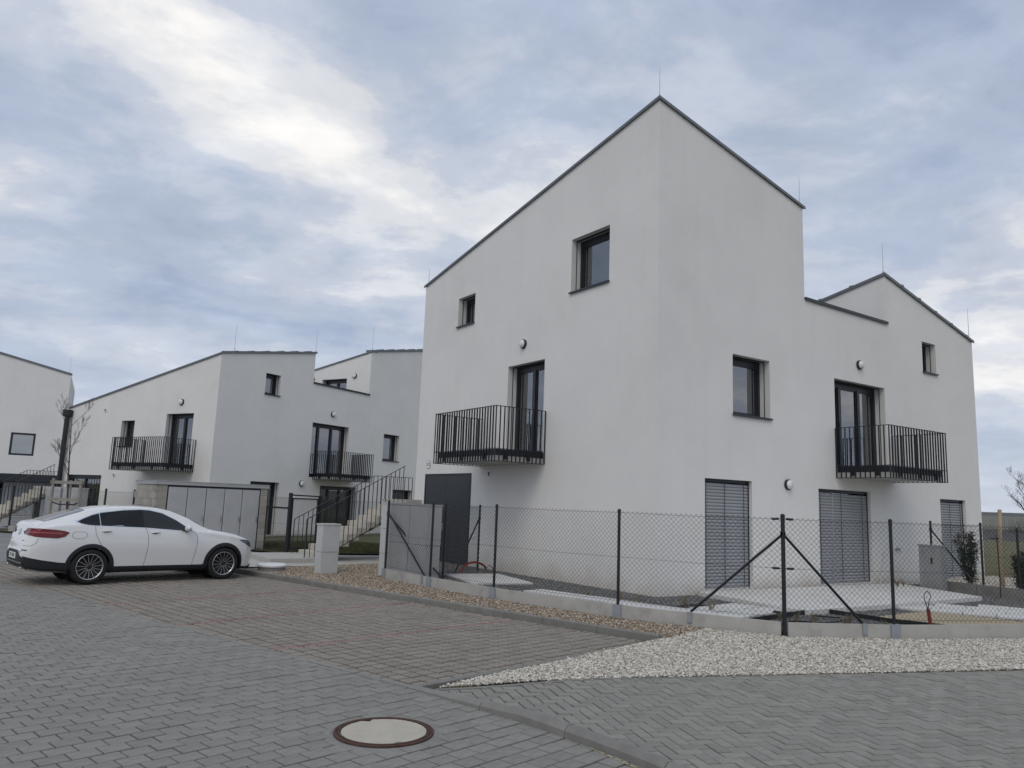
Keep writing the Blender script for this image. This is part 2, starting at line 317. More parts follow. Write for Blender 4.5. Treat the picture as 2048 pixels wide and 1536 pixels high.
# ------------------------------------------------------------------ terrain
def sheet(name, poly, z, mt, label=None, parent=None, kind='structure'):
    b = MB(); b.add([(x, y, z) for x, y in poly], [tuple(range(len(poly)))]); o = b.build(name, mt, parent)
    if parent is None: tag(o, kind=kind)
    return o
def field_mat():
    mt = bpy.data.materials.new('far_fields'); t, n, l, b = nodes(mt); b.inputs['Roughness'].default_value = 1.0
    g = n.new('ShaderNodeNewGeometry'); s = n.new('ShaderNodeSeparateXYZ'); l.new(g.outputs['Position'], s.inputs[0])
    ad = n.new('ShaderNodeMath'); ad.operation = 'MULTIPLY_ADD'; l.new(s.outputs[0], ad.inputs[0]); ad.inputs[1].default_value = 0.55; l.new(s.outputs[1], ad.inputs[2])
    no = n.new('ShaderNodeTexNoise'); l.new(g.outputs['Position'], no.inputs[0]); no.inputs['Scale'].default_value = 0.02; no.inputs['Detail'].default_value = 6
    ad2 = n.new('ShaderNodeMath'); ad2.operation = 'MULTIPLY_ADD'; l.new(no.outputs[0], ad2.inputs[0]); ad2.inputs[1].default_value = 8; l.new(ad.outputs[0], ad2.inputs[2])
    dv = n.new('ShaderNodeMath'); dv.operation = 'DIVIDE'; l.new(ad2.outputs[0], dv.inputs[0]); dv.inputs[1].default_value = 900
    r = n.new('ShaderNodeValToRGB'); l.new(dv.outputs[0], r.inputs[0]); r.color_ramp.interpolation = 'CONSTANT'; e = r.color_ramp.elements
    stops = [(0, (0.125, 0.112, 0.05)), (0.085, (0.062, 0.056, 0.05)), (0.135, (0.13, 0.128, 0.095)), (0.27, (0.07, 0.07, 0.072)), (0.40, (0.105, 0.115, 0.085))]
    while len(e) < len(stops): e.new(0.5)
    for el, (p, c) in zip(e, stops): el.position = p; el.color = (*c, 1)
    no2 = n.new('ShaderNodeTexNoise'); l.new(g.outputs['Position'], no2.inputs[0]); no2.inputs['Scale'].default_value = 1.3; no2.inputs['Detail'].default_value = 8
    hs = n.new('ShaderNodeHueSaturation'); l.new(r.outputs[0], hs.inputs['Color']); mr = n.new('ShaderNodeMapRange'); l.new(no2.outputs[0], mr.inputs[0]); mr.inputs[3].default_value = 0.65; mr.inputs[4].default_value = 1.35
    l.new(mr.outputs[0], hs.inputs['Value']); l.new(hs.outputs[0], b.inputs['Base Color'])
    return mt
M['field'] = field_mat()
def terrain():
    xs = np.concatenate([-np.geomspace(1500, 6, 22), np.linspace(-4, 4, 4), np.geomspace(6, 1500, 30)])
    ys = np.concatenate([[-60, -20, 0, 12], np.geomspace(20, 2200, 34)])
    V = []; Fs = []; nx = len(xs)
    for y in ys:
        for x in xs:
            d = math.hypot(x, y); h = -0.06
            s = max(0.0, (y + 0.55*x - 34)/60)
            h += 0.55*min(1, max(0, (y+0.55*x-30)/8)) if x > 6 else 0.0
            h += 10.0*(1-math.exp(-max(0, d-90)/420.0)) * (0.8+0.25*math.sin(x*0.004+1.0))
            if x < 2 and d < 80: h = -0.06
            V.append((x, y, h))
    for j in range(len(ys)-1):
        for i in range(nx-1): Fs.append((j*nx+i, j*nx+i+1, (j+1)*nx+i+1, (j+1)*nx+i))
    b = MB(); b.add(V, Fs); tag(b.build('ground', M['field'], smooth=True, recalc=False), kind='structure')
terrain()

# ---- paved surfaces ------------------------------------------------------
def poly_paver(mb, poly, z0, z1, ch=0.005, rnd=0.0, tilt=None):
    """bevelled cut paver"""
    top = inset(poly, ch)
    if len(top) < 3 or abs(area(top)) < 2e-4: return False
    n, k = len(poly), len(top); cx = sum(p[0] for p in poly)/n; cy = sum(p[1] for p in poly)/n
    zt = (lambda x, y: z1 + tilt[0]*(x-cx) + tilt[1]*(y-cy)) if tilt else (lambda x, y: z1)
    V = [(x, y, z0) for x, y in poly] + [(x, y, zt(x, y)-ch*0.8) for x, y in poly]
    Fs = [(i, (i+1) % n, n+(i+1) % n, n+i) for i in range(n)]
    if k == n:
        V += [(x, y, zt(x, y)) for x, y in top]; Fs += [(n+i, n+(i+1) % n, 2*n+(i+1) % n, 2*n+i) for i in range(n)]; Fs.append(tuple(range(2*n, 3*n)))
    else:
        Fs.append(tuple(range(n, 2*n)))
    mb.add(V, Fs, 0, rnd); return True
def pave(cells, base_obj, mt, zfun, name, depth=0.045, cam_far=26.0, ch=0.005, stuff_name=None, tilt=0.010, mat_of=None, jit=0.0035):
    """cells: list of (poly, full_dims or None, centre, angle). The 300 seen largest become parts; the rest one stuff part."""
    vis = []
    for c in cells:
        x, y = c[2]; d = math.hypot(x, y)
        if d > cam_far: continue
        vis.append((d if in_view(x, y, 1.0) else d+100, c))
    vis.sort(key=lambda t: t[0])
    rest = {}; shared = {}
    for k, (d, c) in enumerate(vis):
        poly, dims, (x, y), ang = c; z = zfun(x, y) + rng.uniform(-jit, jit); mm = mat_of(c) if mat_of else mt
        tl = (rng.uniform(-tilt, tilt), rng.uniform(-tilt, tilt))
        if k < 300:
            if dims is not None:
                key = (round(dims[0], 3), round(dims[1], 3), mm.name)
                if key not in shared:
                    q = MB(); w, h = dims[0]/2, dims[1]/2; poly_paver(q, [(-w, -h), (w, -h), (w, h), (-w, h)], -depth, 0, ch); shared[key] = q.mesh(name, mm)
                inst(name, shared[key], base_obj, (x, y, z), rot=(tl[1], tl[0], ang))
            else:
                q = MB()
                if poly_paver(q, [(px_-x, py_-y) for px_, py_ in poly], -depth, 0, ch): inst(name, q.mesh(name, mm), base_obj, (x, y, z))
        else:
            q = rest.setdefault(mm.name, (MB(), mm))[0]
            poly_paver(q, poly, z-depth, z, ch, rng.uniform(0.01, 0.99), tl)
    for nm, (q, mm) in rest.items():
        o = q.build(stuff_name or (name+'_field'), mm, base_obj); o['kind'] = 'stuff'
def rect(cx, cy, w, h, ang):
    ca, sa = math.cos(ang), math.sin(ang)
    return [(cx+ca*x-sa*y, cy+sa*x+ca*y) for x, y in ((-w/2, -h/2), (w/2, -h/2), (w/2, h/2), (-w/2, h/2))]
def grid_cells(conv, org, ang, pu, pv, joint, bond=0.0, rng_u=(-60, 60), rng_v=(-60, 60), skip=None, jv=1.0):
    """conv: counter-clockwise convex polygon; courses run along ang"""
    ca, sa = math.cos(ang), math.sin(ang); out_ = []
    for j in range(*rng_v):
        for i in range(*rng_u):
            u = (i + (bond*(j % 2)))*pu; v = j*pv; cx, cy = org[0]+ca*u-sa*v, org[1]+sa*u+ca*v
            if math.hypot(cx, cy) > 26 or cy < 1: continue
            if not in_view(cx, cy, 1.9) and math.hypot(cx, cy) > 3: continue
            p = rect(cx, cy, pu-joint, pv-joint*jv, ang); ins = [all(((b[0]-a[0])*(q[1]-a[1])-(b[1]-a[1])*(q[0]-a[0])) >= 0 for a, b in zip(conv, conv[1:]+conv[:1])) for q in p]
            if skip and skip(cx, cy, p): continue
            if all(ins): out_.append((p, (pu-joint, pv-joint*jv), (cx, cy), ang)); continue
            for a, b in zip(conv, conv[1:]+conv[:1]):
                p = clip(p, a, b)
                if len(p) < 3: break
            if len(p) >= 3 and area(p) > 0.0012: out_.append((p, None, (sum(q[0] for q in p)/len(p), sum(q[1] for q in p)/len(p)), ang))
    return out_
RK = [(-0.90, 7.72), (-0.24, 7.09), (0.21, 6.66), (0.69, 6.09), (0.97, 5.74), (1.55, 4.92), (2.15, 3.9), (2.6, 2.9)]       # road side of the kerb
MAN = (-0.89, 6.27); MAN_R = 0.398
ROAD = ([(-30, 32.0)] + [(-8.11, 13.73)] + RK + [(2.6, 1.0), (-8, 1.0), (-30, 6)])[::-1]
road = sheet('road', [(-60, 57), (-8.05, 13.78)] + [(x+0.03, y+0.03) for x, y in RK] + [(3, -6), (-60, -6)], -0.034, M['far_pave'])
sheet('road_bed', [(-30, 31.9)] + [(-8.05, 13.78)] + [(x+0.03, y+0.03) for x, y in RK] + [(3, 1), (-8, 1), (-16, 8), (-20, 20)], -0.027, M['joint'], parent=road)
def man_skip(cx, cy, p): return all(math.hypot(q[0]-MAN[0], q[1]-MAN[1]) < MAN_R-0.02 for q in p)
A47 = math.radians(47.0)
cells = grid_cells(ROAD, (0.03, 0.06), A47, 0.197, 0.166, 0.0125, 0.5, (-60, 110), (-40, 150), man_skip, 1.35)
def cut_man(c):
    # pavers round the manhole are cut to its ring
    p, dm, ce, an = c; dd = [math.hypot(q[0]-MAN[0], q[1]-MAN[1]) for q in p]
    if min(dd) > MAN_R+0.002: return c
    dx, dy = ce[0]-MAN[0], ce[1]-MAN[1]; l = math.hypot(dx, dy) or 1e-6; dx, dy = dx/l, dy/l
    a = (MAN[0]+dx*MAN_R, MAN[1]+dy*MAN_R); q = clip(p, a, (a[0]+dy, a[1]-dx))
    if len(q) < 3 or area(q) < 0.002: return None
    return (q, None, (sum(t[0] for t in q)/len(q), sum(t[1] for t in q)/len(q)), an)
cells = [c for c in (cut_man(c) for c in cells) if c]
pave(cells, road, M['paver'], lambda x, y: 0.0, 'paver', cam_far=24)

# parking bays of square drainage pavers
PK0, PK1 = (-0.846, 7.785), (2.10, 10.80)
A_in, A_k = math.radians(46.2), math.radians(138.6)
PARK = [PK0, PK1, (-6.6, 18.28), (-9.6, 20.9), (-12.566, 17.566), (-8.056, 13.795)]
park = sheet('parking_bay', [(p[0], p[1]) for p in PARK], -0.024, M['joint'])
red = [((-2.70, 9.31), (0.11, 12.29)), ((-4.42, 10.72), (-1.76, 13.81)), ((-6.2, 12.35), (-3.5, 15.5))]
def is_red(c):
    x, y = c[2]
    for a, b in red:
        dx, dy = b[0]-a[0], b[1]-a[1]; l = math.hypot(dx, dy); t = ((x-a[0])*dx+(y-a[1])*dy)/l; s = abs((x-a[0])*dy-(y-a[1])*dx)/l
        if -0.05 < t < l+0.3 and s < 0.05: return M['red_paver']
    return M['park_paver']
# red divider strips take a narrow course between the squares
pk_cells = grid_cells(PARK, (PK0[0]+0.06, PK0[1]+0.12), A_in, 0.178, 0.178, 0.033, 0.0, (-30, 60), (-5, 95))
strips = []
def in_strip(c):
    x, y = c[2]
    for a, b in red:
        dx, dy = b[0]-a[0], b[1]-a[1]; l = math.hypot(dx, dy); s = abs((x-a[0])*dy-(y-a[1])*dx)/l
        if s < 0.115: return True
    return False
new = []
for c in pk_cells:
    if not in_strip(c): new.append(c); continue
    p = c[0]; parts = [p]
    for a, b in red:
        dx, dy = b[0]-a[0], b[1]-a[1]; l = math.hypot(dx, dy); nx, ny = -dy/l*0.043, dx/l*0.043; q = []
        for pp in parts:
            s = ((sum(t[0] for t in pp)/len(pp)-a[0])*(-dy)+(sum(t[1] for t in pp)/len(pp)-a[1])*dx)/l
            if abs(s) > 0.4: q.append(pp); continue
            for r_ in (clip(pp, (a[0]+nx, a[1]+ny), (b[0]+nx, b[1]+ny)), clip(pp, (b[0]-nx, b[1]-ny), (a[0]-nx, a[1]-ny))):
                if len(r_) >= 3 and area(r_) > 0.0022: q.append(r_)
        parts = q
    for pp in parts: new.append((pp, None, (sum(t[0] for t in pp)/len(pp), sum(t[1] for t in pp)/len(pp)), c[3]))
for a, b in red:
    dx, dy = b[0]-a[0], b[1]-a[1]; l = math.hypot(dx, dy); dx, dy = dx/l, dy/l; t = 0.0
    while t < l+0.25:
        cx, cy = a[0]+dx*(t+0.089), a[1]+dy*(t+0.089); new.append((rect(cx, cy, 0.170, 0.070, math.atan2(dy, dx)), (0.170, 0.070), (cx, cy), math.atan2(dy, dx))); t += 0.178
pave(new, park, M['park_paver'], lambda x, y: 0.001, 'parking_paver', cam_far=25, ch=0.008, mat_of=is_red, tilt=0.008, jit=0.003)

# herringbone pavement on the right
TIP = (-0.66, 7.55)
def zwalk(x, y):
    s = min(1, max(0, (math.hypot(x-TIP[0], y-TIP[1])-0.1)/1.7)); return 0.006 + 0.066*s*s*(3-2*s)
HB_TOP = ((-0.66, 7.62), (14.0, 11.36))
IK = [(-0.78, 7.62), (-0.17, 7.03), (0.28, 6.60), (0.77, 6.03), (1.06, 5.68), (1.64, 4.86), (2.25, 3.84), (2.7, 2.84)]      # pavement side of the kerb
pv = MB(); ring = [HB_TOP[0], HB_TOP[1], (16, 8), (12, 2.0), (2.75, 2.0)] + IK[::-1]
cxy = [(x, y) for x, y in ring]
bmv = [(x, y, zwalk(x, y)-0.026) for x, y in cxy]
pv.add(bmv + [(1.6, 6.9, zwalk(1.6, 6.9)-0.026)], [(len(bmv), i, (i+1) % len(bmv)) for i in range(len(bmv))])
walk = tag(pv.build('pavement', M['joint'], recalc=False), kind='structure')
def herring():
    ang = math.radians(14.4); a = 0.104; ca, sa = math.cos(ang), math.sin(ang); o = (-0.7, 7.6); out_ = []
    for Y in range(-70, 12):
        for X in range(-30, 170):
            c = (X-Y) % 4
            if c == 0: u, v, w, h = X+1.0, Y+0.5, 2*a, a
            elif c == 3: u, v, w, h = X+0.5, Y+1.0, a, 2*a
            else: continue
            cx, cy = o[0]+a*(ca*u-sa*v), o[1]+a*(sa*u+ca*v)
            if math.hypot(cx, cy) > 17 or not in_view(cx, cy, 1.9): continue
            p = rect(cx, cy, w-0.010, h-0.010, ang); full = p
            p = clip(p, (HB_TOP[1][0], HB_TOP[1][1]), (HB_TOP[0][0], HB_TOP[0][1]))
            for q0, q1 in zip(IK, IK[1:]):
                dx, dy = q1[0]-q0[0], q1[1]-q0[1]; t = ((cx-q0[0])*dx+(cy-q0[1])*dy)/(dx*dx+dy*dy)
                if -0.05 <= t <= 1.05 and len(p) >= 3: p = clip(p, q0, q1)
            if cx < IK[0][0]-0.02: continue
            if len(p) < 3 or area(p) < 0.0012: continue
            if len(p) == 4 and abs(area(p)-area(full)) < 1e-6: out_.append((full, (w-0.010, h-0.010), (cx, cy), ang))
            else: out_.append((p, None, (sum(t[0] for t in p)/len(p), sum(t[1] for t in p)/len(p)), ang))
    return out_
pave(herring(), walk, M['brick'], zwalk, 'paving_brick', cam_far=17, ch=0.004, tilt=0.008)

# ---- kerbs ---------------------------------------------------------------
def kerb_line(root, pts, side, w, ztop, z0=-0.12, length=1.0, mt=None, gap=0.006, bevel=0.02, name='kerb_stone'):
    """stones laid along pts; side=+1 widens to the left of travel. ztop: f(s)"""
    P = [Vector((x, y, 0)) for x, y in pts]; seg = [(P[i+1]-P[i]).length for i in range(len(P)-1)]; tot = sum(seg)
    def pos(s):
        s = max(0, min(tot-1e-6, s))
        for i, l in enumerate(seg):
            if s <= l: d = (P[i+1]-P[i]).normalized(); return P[i]+d*s, d
            s -= l
        return P[-1], (P[-1]-P[-2]).normalized()
    s = 0.0
    while s < tot-0.05:
        e = min(tot, s+length); b = MB(); k = 5; prev = None; jz = rng.uniform(-0.004, 0.004)
        for q in range(k):
            t = s+gap/2 + (e-s-gap)*q/(k-1); p, d = pos(t); nrm = Vector((-d.y, d.x, 0))*side; zt = ztop(t)+jz; bv = min(bevel, max(0.004, zt*0.5))
            ringp = [p+Vector((0, 0, z0)), p+Vector((0, 0, zt-bv)), p+nrm*bv+Vector((0, 0, zt)), p+nrm*(w-0.006)+Vector((0, 0, zt)), p+nrm*w+Vector((0, 0, zt-0.006)), p+nrm*w+Vector((0, 0, z0))]
            if prev: b.add(prev+ringp, [(i, (i+1) % 6, 6+(i+1) % 6, 6+i) for i in range(6)])
            if q in (0, k-1): b.add(ringp, [(0, 1, 2, 3, 4, 5)])
            prev = ringp
        b.build(name, mt or M['kerb'], root); s = e
KR = empty('kerb', (-0.9, 7.72, 0), kind='structure')
kerb_line(KR, RK, 1, 0.095, lambda s: 0.012+0.072*min(1, max(0, s/1.5))**1.0, mt=M['kerb'], bevel=0.035)
KP = empty('kerb', (1.99, 10.66, 0), kind='structure')
kerb_line(KP, [(2.10, 10.72), (-4.77, 16.72), (-6.6, 18.33), (-9.6, 20.98)], -1, 0.085, lambda s: 0.10, mt=M['kerb'], bevel=0.015)
KE = empty('kerb', (0.55, 8.99, 0), kind='structure')
kerb_line(KE, [PK1, PK0], 1, 0.075, lambda s: 0.012, mt=M['kerb'], bevel=0.004, name='edging_stone')
kerb_line(KE, [(-0.90, 7.725), (-8.11, 13.735), (-12.62, 17.50)], -1, 0.075, lambda s: 0.003, mt=M['paver'], bevel=0.003, length=0.4, name='edging_stone')
kerb_line(KE, [(-0.62, 7.66), (14, 11.40)], 1, 0.05, lambda s: zwalk(-0.62+s*0.9687, 7.66+s*0.248)-0.004, mt=M['kerb'], bevel=0.004, name='edging_stone')
# yellow jointing sand swept against the kerb
b = MB()
for i in range(26):
    s = 0.35+i*0.028; p0 = Vector((0.72, 6.02, 0)); p1 = Vector((1.9, 4.32, 0)); t = i/25
    c = p0.lerp(p1, t); n_ = Vector((-0.82, -0.57, 0)); w = 0.012+0.045*t*rng.uniform(0.5, 1.2)
    b.box((c.x+n_.x*w/2, c.y+n_.y*w/2, 0.003), w, 0.095, 0.008, math.atan2(-1.7, 1.18)+math.pi/2)
tag(b.build('jointing_sand', M['sand']), 'thin trail of yellow jointing sand along the round kerb', 'sand', kind='stuff')

# ---- gravel beds ---------------------------------------------------------
def scatter_group(name, density, rmin, rmax, mt, seed, flat=0.7):
    g = bpy.data.node_groups.new(name, 'GeometryNodeTree')
    g.interface.new_socket('Geometry', in_out='INPUT', socket_type='NodeSocketGeometry'); g.interface.new_socket('Geometry', in_out='OUTPUT', socket_type='NodeSocketGeometry')
    n = g.nodes; l = g.links; gi = n.new('NodeGroupInput'); go = n.new('NodeGroupOutput')
    dp = n.new('GeometryNodeDistributePointsOnFaces'); dp.inputs['Density'].default_value = density; dp.inputs['Seed'].default_value = seed
    ico = n.new('GeometryNodeMeshIcoSphere'); ico.inputs['Subdivisions'].default_value = 2; ico.inputs['Radius'].default_value = 1.0
    l.new(gi.outputs[0], dp.inputs['Mesh'])
    sp = n.new('GeometryNodeSetPosition'); nz = n.new('ShaderNodeTexNoise'); nz.inputs['Scale'].default_value = 0.9; nz.inputs['Detail'].default_value = 1
    sb = n.new('ShaderNodeVectorMath'); sb.operation = 'SUBTRACT'; sb.inputs[1].default_value = (0.5, 0.5, 0.5); ml = n.new('ShaderNodeVectorMath'); ml.operation = 'SCALE'; ml.inputs['Scale'].default_value = 1.1
    l.new(nz.outputs['Color'], sb.inputs[0]); l.new(sb.outputs[0], ml.inputs[0]); l.new(ico.outputs[0], sp.inputs[0]); l.new(ml.outputs[0], sp.inputs['Offset'])
    sm = n.new('GeometryNodeSetMaterial'); sm.inputs['Material'].default_value = mt; ss = n.new('GeometryNodeSetShadeSmooth'); l.new(sp.outputs[0], ss.inputs[0]); l.new(ss.outputs[0], sm.inputs[0])
    pz = n.new('GeometryNodeSetPosition'); rz_ = n.new('FunctionNodeRandomValue'); rz_.data_type = 'FLOAT_VECTOR'; rz_.inputs[0].default_value = (0, 0, -0.006); rz_.inputs[1].default_value = (0, 0, 0.010); rz_.inputs['Seed'].default_value = 11
    l.new(dp.outputs[0], pz.inputs[0]); l.new(rz_.outputs[0], pz.inputs['Offset'])
    ip = n.new('GeometryNodeInstanceOnPoints'); l.new(pz.outputs[0], ip.inputs[0]); l.new(sm.outputs[0], ip.inputs['Instance'])
    rr = n.new('FunctionNodeRandomValue'); rr.data_type = 'FLOAT_VECTOR'; rr.inputs[0].default_value = (-0.5, -0.5, 0); rr.inputs[1].default_value = (0.5, 0.5, 6.28); l.new(rr.outputs[0], ip.inputs['Rotation'])
    rs = n.new('FunctionNodeRandomValue'); rs.data_type = 'FLOAT_VECTOR'; rs.inputs[0].default_value = (rmin, rmin*0.75, rmin*flat); rs.inputs[1].default_value = (rmax, rmax*0.85, rmax*flat); rs.inputs['Seed'].default_value = 3
    l.new(rs.outputs[0], ip.inputs['Scale'])
    jn = n.new('GeometryNodeJoinGeometry'); l.new(gi.outputs[0], jn.inputs[0]); l.new(ip.outputs[0], jn.inputs[0]); l.new(jn.outputs[0], go.inputs[0])
    return g
def gravel(name, pts, tris, mbed, group, label):
    b = MB(); b.add(pts, tris); o = b.build(name, mbed, recalc=False)
    me = o.data
    # normals up
    bm = bmesh.new(); bm.from_mesh(me)
    for f in bm.faces:
        f.normal_update()
        if f.normal.z < 0: f.normal_flip()
    bm.to_mesh(me); bm.free()
    md = o.modifiers.new('pebbles', 'NODES'); md.node_group = group
    return tag(o, label, 'gravel', kind='stuff')
FP = [(-2.60, 17.02), (-1.48, 15.55), (-0.19, 14.05), (1.77, 12.25), (3.92, 11.03), (5.52, 11.17), (8.05, 11.82), (11.5, 12.7)]    # fence posts on the ground
# brown strip between kerb and plinth; white bed to the right
GB, GW, GD = scatter_group('brown_pebbles', 3000, 0.008, 0.019, M['peb_b'], 1), scatter_group('white_pebbles', 3300, 0.008, 0.019, M['peb_w'], 2), scatter_group('grey_pebbles', 1500, 0.008, 0.016, M['peb_d'], 5)
kin = [(2.10, 10.80), (0.2, 12.46), (-1.6, 14.03), (-3.4, 15.61), (-4.77, 16.82), (-6.0, 17.90)]
outl = [(2.95, 11.45), (1.74, 12.17), (-0.25, 13.98), (-1.53, 15.47), (-2.75, 17.05), (-4.2, 19.75)]
pts = [(x, y, 0.085) for x, y in kin] + [(x, y, 0.10) for x, y in outl] + [(2.2, 10.72, 0.05)]
tr = []
for i in range(5): tr += [(i, i+1, 6+i+1, 6+i)]
tr += [(0, 6, 12)]
tr = [(i, 6+i, 6+i+1, i+1) for i in range(5)] + [(0, 12, 6)]
pts += [(-2.3, 18.2, 0.10), (-2.55, 21.2, 0.10)]; tr += [(10, 13, 14, 11)]
gravel('brown_gravel', pts, tr, M['earth'], GB, 'brown river gravel strip between the kerb and the fence plinth')
wp = [(-0.60, 7.72, 0.012), (0.3, 8.02, 0.04), (1.6, 8.28, 0.07), (4, 8.85, 0.075), (7, 9.6, 0.08), (13, 11.13, 0.08),
      (13, 12.95, 0.10), (8.05, 11.74, 0.10), (5.52, 11.10, 0.10), (3.92, 10.97, 0.10), (2.95, 11.46, 0.10), (2.16, 10.76, 0.05), (0.60, 9.06, 0.022), (-0.30, 8.12, 0.012)]
gravel('white_gravel', wp, [(0, 1, 12, 13), (1, 2, 11, 12), (2, 3, 9, 10, 11), (3, 4, 8, 9), (4, 5, 6, 7), (4, 7, 8)], M['earth_w'], GW, 'bed of white crushed stone in front of the corner fence')

def strays(name, a, e, n, spread, zf, mt, label):
    b = MB(); a, e = Vector(a), Vector(e); d = (e-a).normalized(); nn = Vector((-d.y, d.x))
    for k in range(n):
        p = a.lerp(e, rng.random())+nn*abs(rng.normal(0, abs(spread)))*(1 if spread > 0 else -1); r = rng.uniform(0.006, 0.016); an = rng.uniform(0, 6.28)
        b.lathe([(0.001, 0), (r*0.8, r*0.25), (r, r*0.6), (r*0.6, r*1.1), (0.001, r*1.25)], 6, (p.x, p.y, zf(p.x, p.y)))
    tag(b.build(name, mt, smooth=True), label, 'gravel', kind='stuff')
strays('stray_gravel', (12, 10.86), (-0.5, 7.66), 130, 0.10, zwalk, M['peb_w'], 'stray white stones spilled on the herringbone pavement')
strays('stray_gravel', (-0.4, 7.95), (2.1, 10.6), 60, 0.08, lambda x, y: 0.002, M['peb_w'], 'stray white stones spilled on the parking pavers')
strays('stray_gravel', (2.0, 10.6), (-5.5, 17.2), 90, -0.10, lambda x, y: 0.002, M['peb_b'], 'stray brown stones lying along the foot of the parking kerb')
# yard behind the fence
yard = sheet('yard', [(-2.62, 17.05), (-1.45, 15.6), (-0.15, 14.1), (1.80, 12.3), (3.92, 11.08), (5.52, 11.22), (8.05, 11.87), (13.5, 13.3), (16, 22), (11, 21), (3, 15), (-2.4, 22.2), (-2.42, 17.6)], 0.165, M['soil'])
gp = [(1.30, 13.0, .172), (3.92, 11.12, .172), (5.52, 11.26, .172), (8.05, 11.9, .172), (11.5, 12.8, .172), (12.3, 16.5, .172), (10.4, 19.6, .172), (2.75, 14.6, .172), (-2.3, 21.9, .172), (-2.35, 20.0, .172), (-2.0, 16.5, .172), (-0.1, 14.2, .172)]
gravel('grey_gravel', gp, [(0, 1, 2, 7), (2, 3, 7), (3, 4, 5, 7), (5, 6, 7), (7, 8, 9, 10), (7, 10, 11, 0)], M['earth_d'], GD, 'dark grey chippings laid in the garden around the slabs')
# ------------------------------------------------------------------ houses
def seglist(tops): return tops
def topz(tops, u, side):
    for (u0, z0, u1, z1) in tops:
        if (u0 - 1e-6 <= u <= u1 + 1e-6):
            if side > 0 and abs(u-u1) < 1e-6: continue
            if side < 0 and abs(u-u0) < 1e-6: continue
            return z0 + (z1-z0)*(u-u0)/(u1-u0)
    return None
class Face:
    def __init__(s, C, D, N): s.C = Vector((C[0], C[1], 0)); s.D = D; s.N = N
    def P(s, u, o, z): return s.C + s.D*u + s.N*o + Vector((0, 0, z))
def facade(mb, F, tops, base, holes, depth=0.31):
    us = sorted(set([round(t[0], 4) for t in tops] + [round(t[2], 4) for t in tops] + [round(h[0], 4) for h in holes] + [round(h[1], 4) for h in holes]))
    for a, b_ in zip(us, us[1:]):
        za, zb = topz(tops, a, 1), topz(tops, b_, -1)
        if za is None or zb is None: continue
        hs = sorted([(h[2], h[3]) for h in holes if h[0] <= a+1e-6 and h[1] >= b_-1e-6]); z = base
        for h0, h1 in hs:
            if h0 > z+1e-4: mb.add([F.P(a, 0, z), F.P(b_, 0, z), F.P(b_, 0, h0), F.P(a, 0, h0)], [(0, 1, 2, 3)])
            z = h1
        mb.add([F.P(a, 0, z), F.P(b_, 0, z), F.P(b_, 0, zb), F.P(a, 0, za)], [(0, 1, 2, 3)])
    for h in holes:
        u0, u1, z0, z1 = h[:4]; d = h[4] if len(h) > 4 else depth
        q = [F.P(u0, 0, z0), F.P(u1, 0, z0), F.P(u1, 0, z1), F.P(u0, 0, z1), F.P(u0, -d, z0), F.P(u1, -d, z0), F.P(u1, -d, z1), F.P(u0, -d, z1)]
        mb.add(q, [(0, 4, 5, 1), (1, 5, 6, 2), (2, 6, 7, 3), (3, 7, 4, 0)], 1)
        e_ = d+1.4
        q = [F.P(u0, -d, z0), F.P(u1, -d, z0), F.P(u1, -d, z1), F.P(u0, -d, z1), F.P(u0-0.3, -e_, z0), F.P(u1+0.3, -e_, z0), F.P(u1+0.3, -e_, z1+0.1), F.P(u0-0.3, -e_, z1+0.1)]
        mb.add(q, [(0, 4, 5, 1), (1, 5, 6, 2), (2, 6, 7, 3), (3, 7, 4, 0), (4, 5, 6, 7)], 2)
def fbox(mb, F, u0, u1, o0, o1, z0, z1, mi=0):
    mb.hexa([F.P(u0, o0, z0), F.P(u1, o0, z0), F.P(u1, o1, z0), F.P(u0, o1, z0), F.P(u0, o0, z1), F.P(u1, o0, z1), F.P(u1, o1, z1), F.P(u0, o1, z1)], mi)
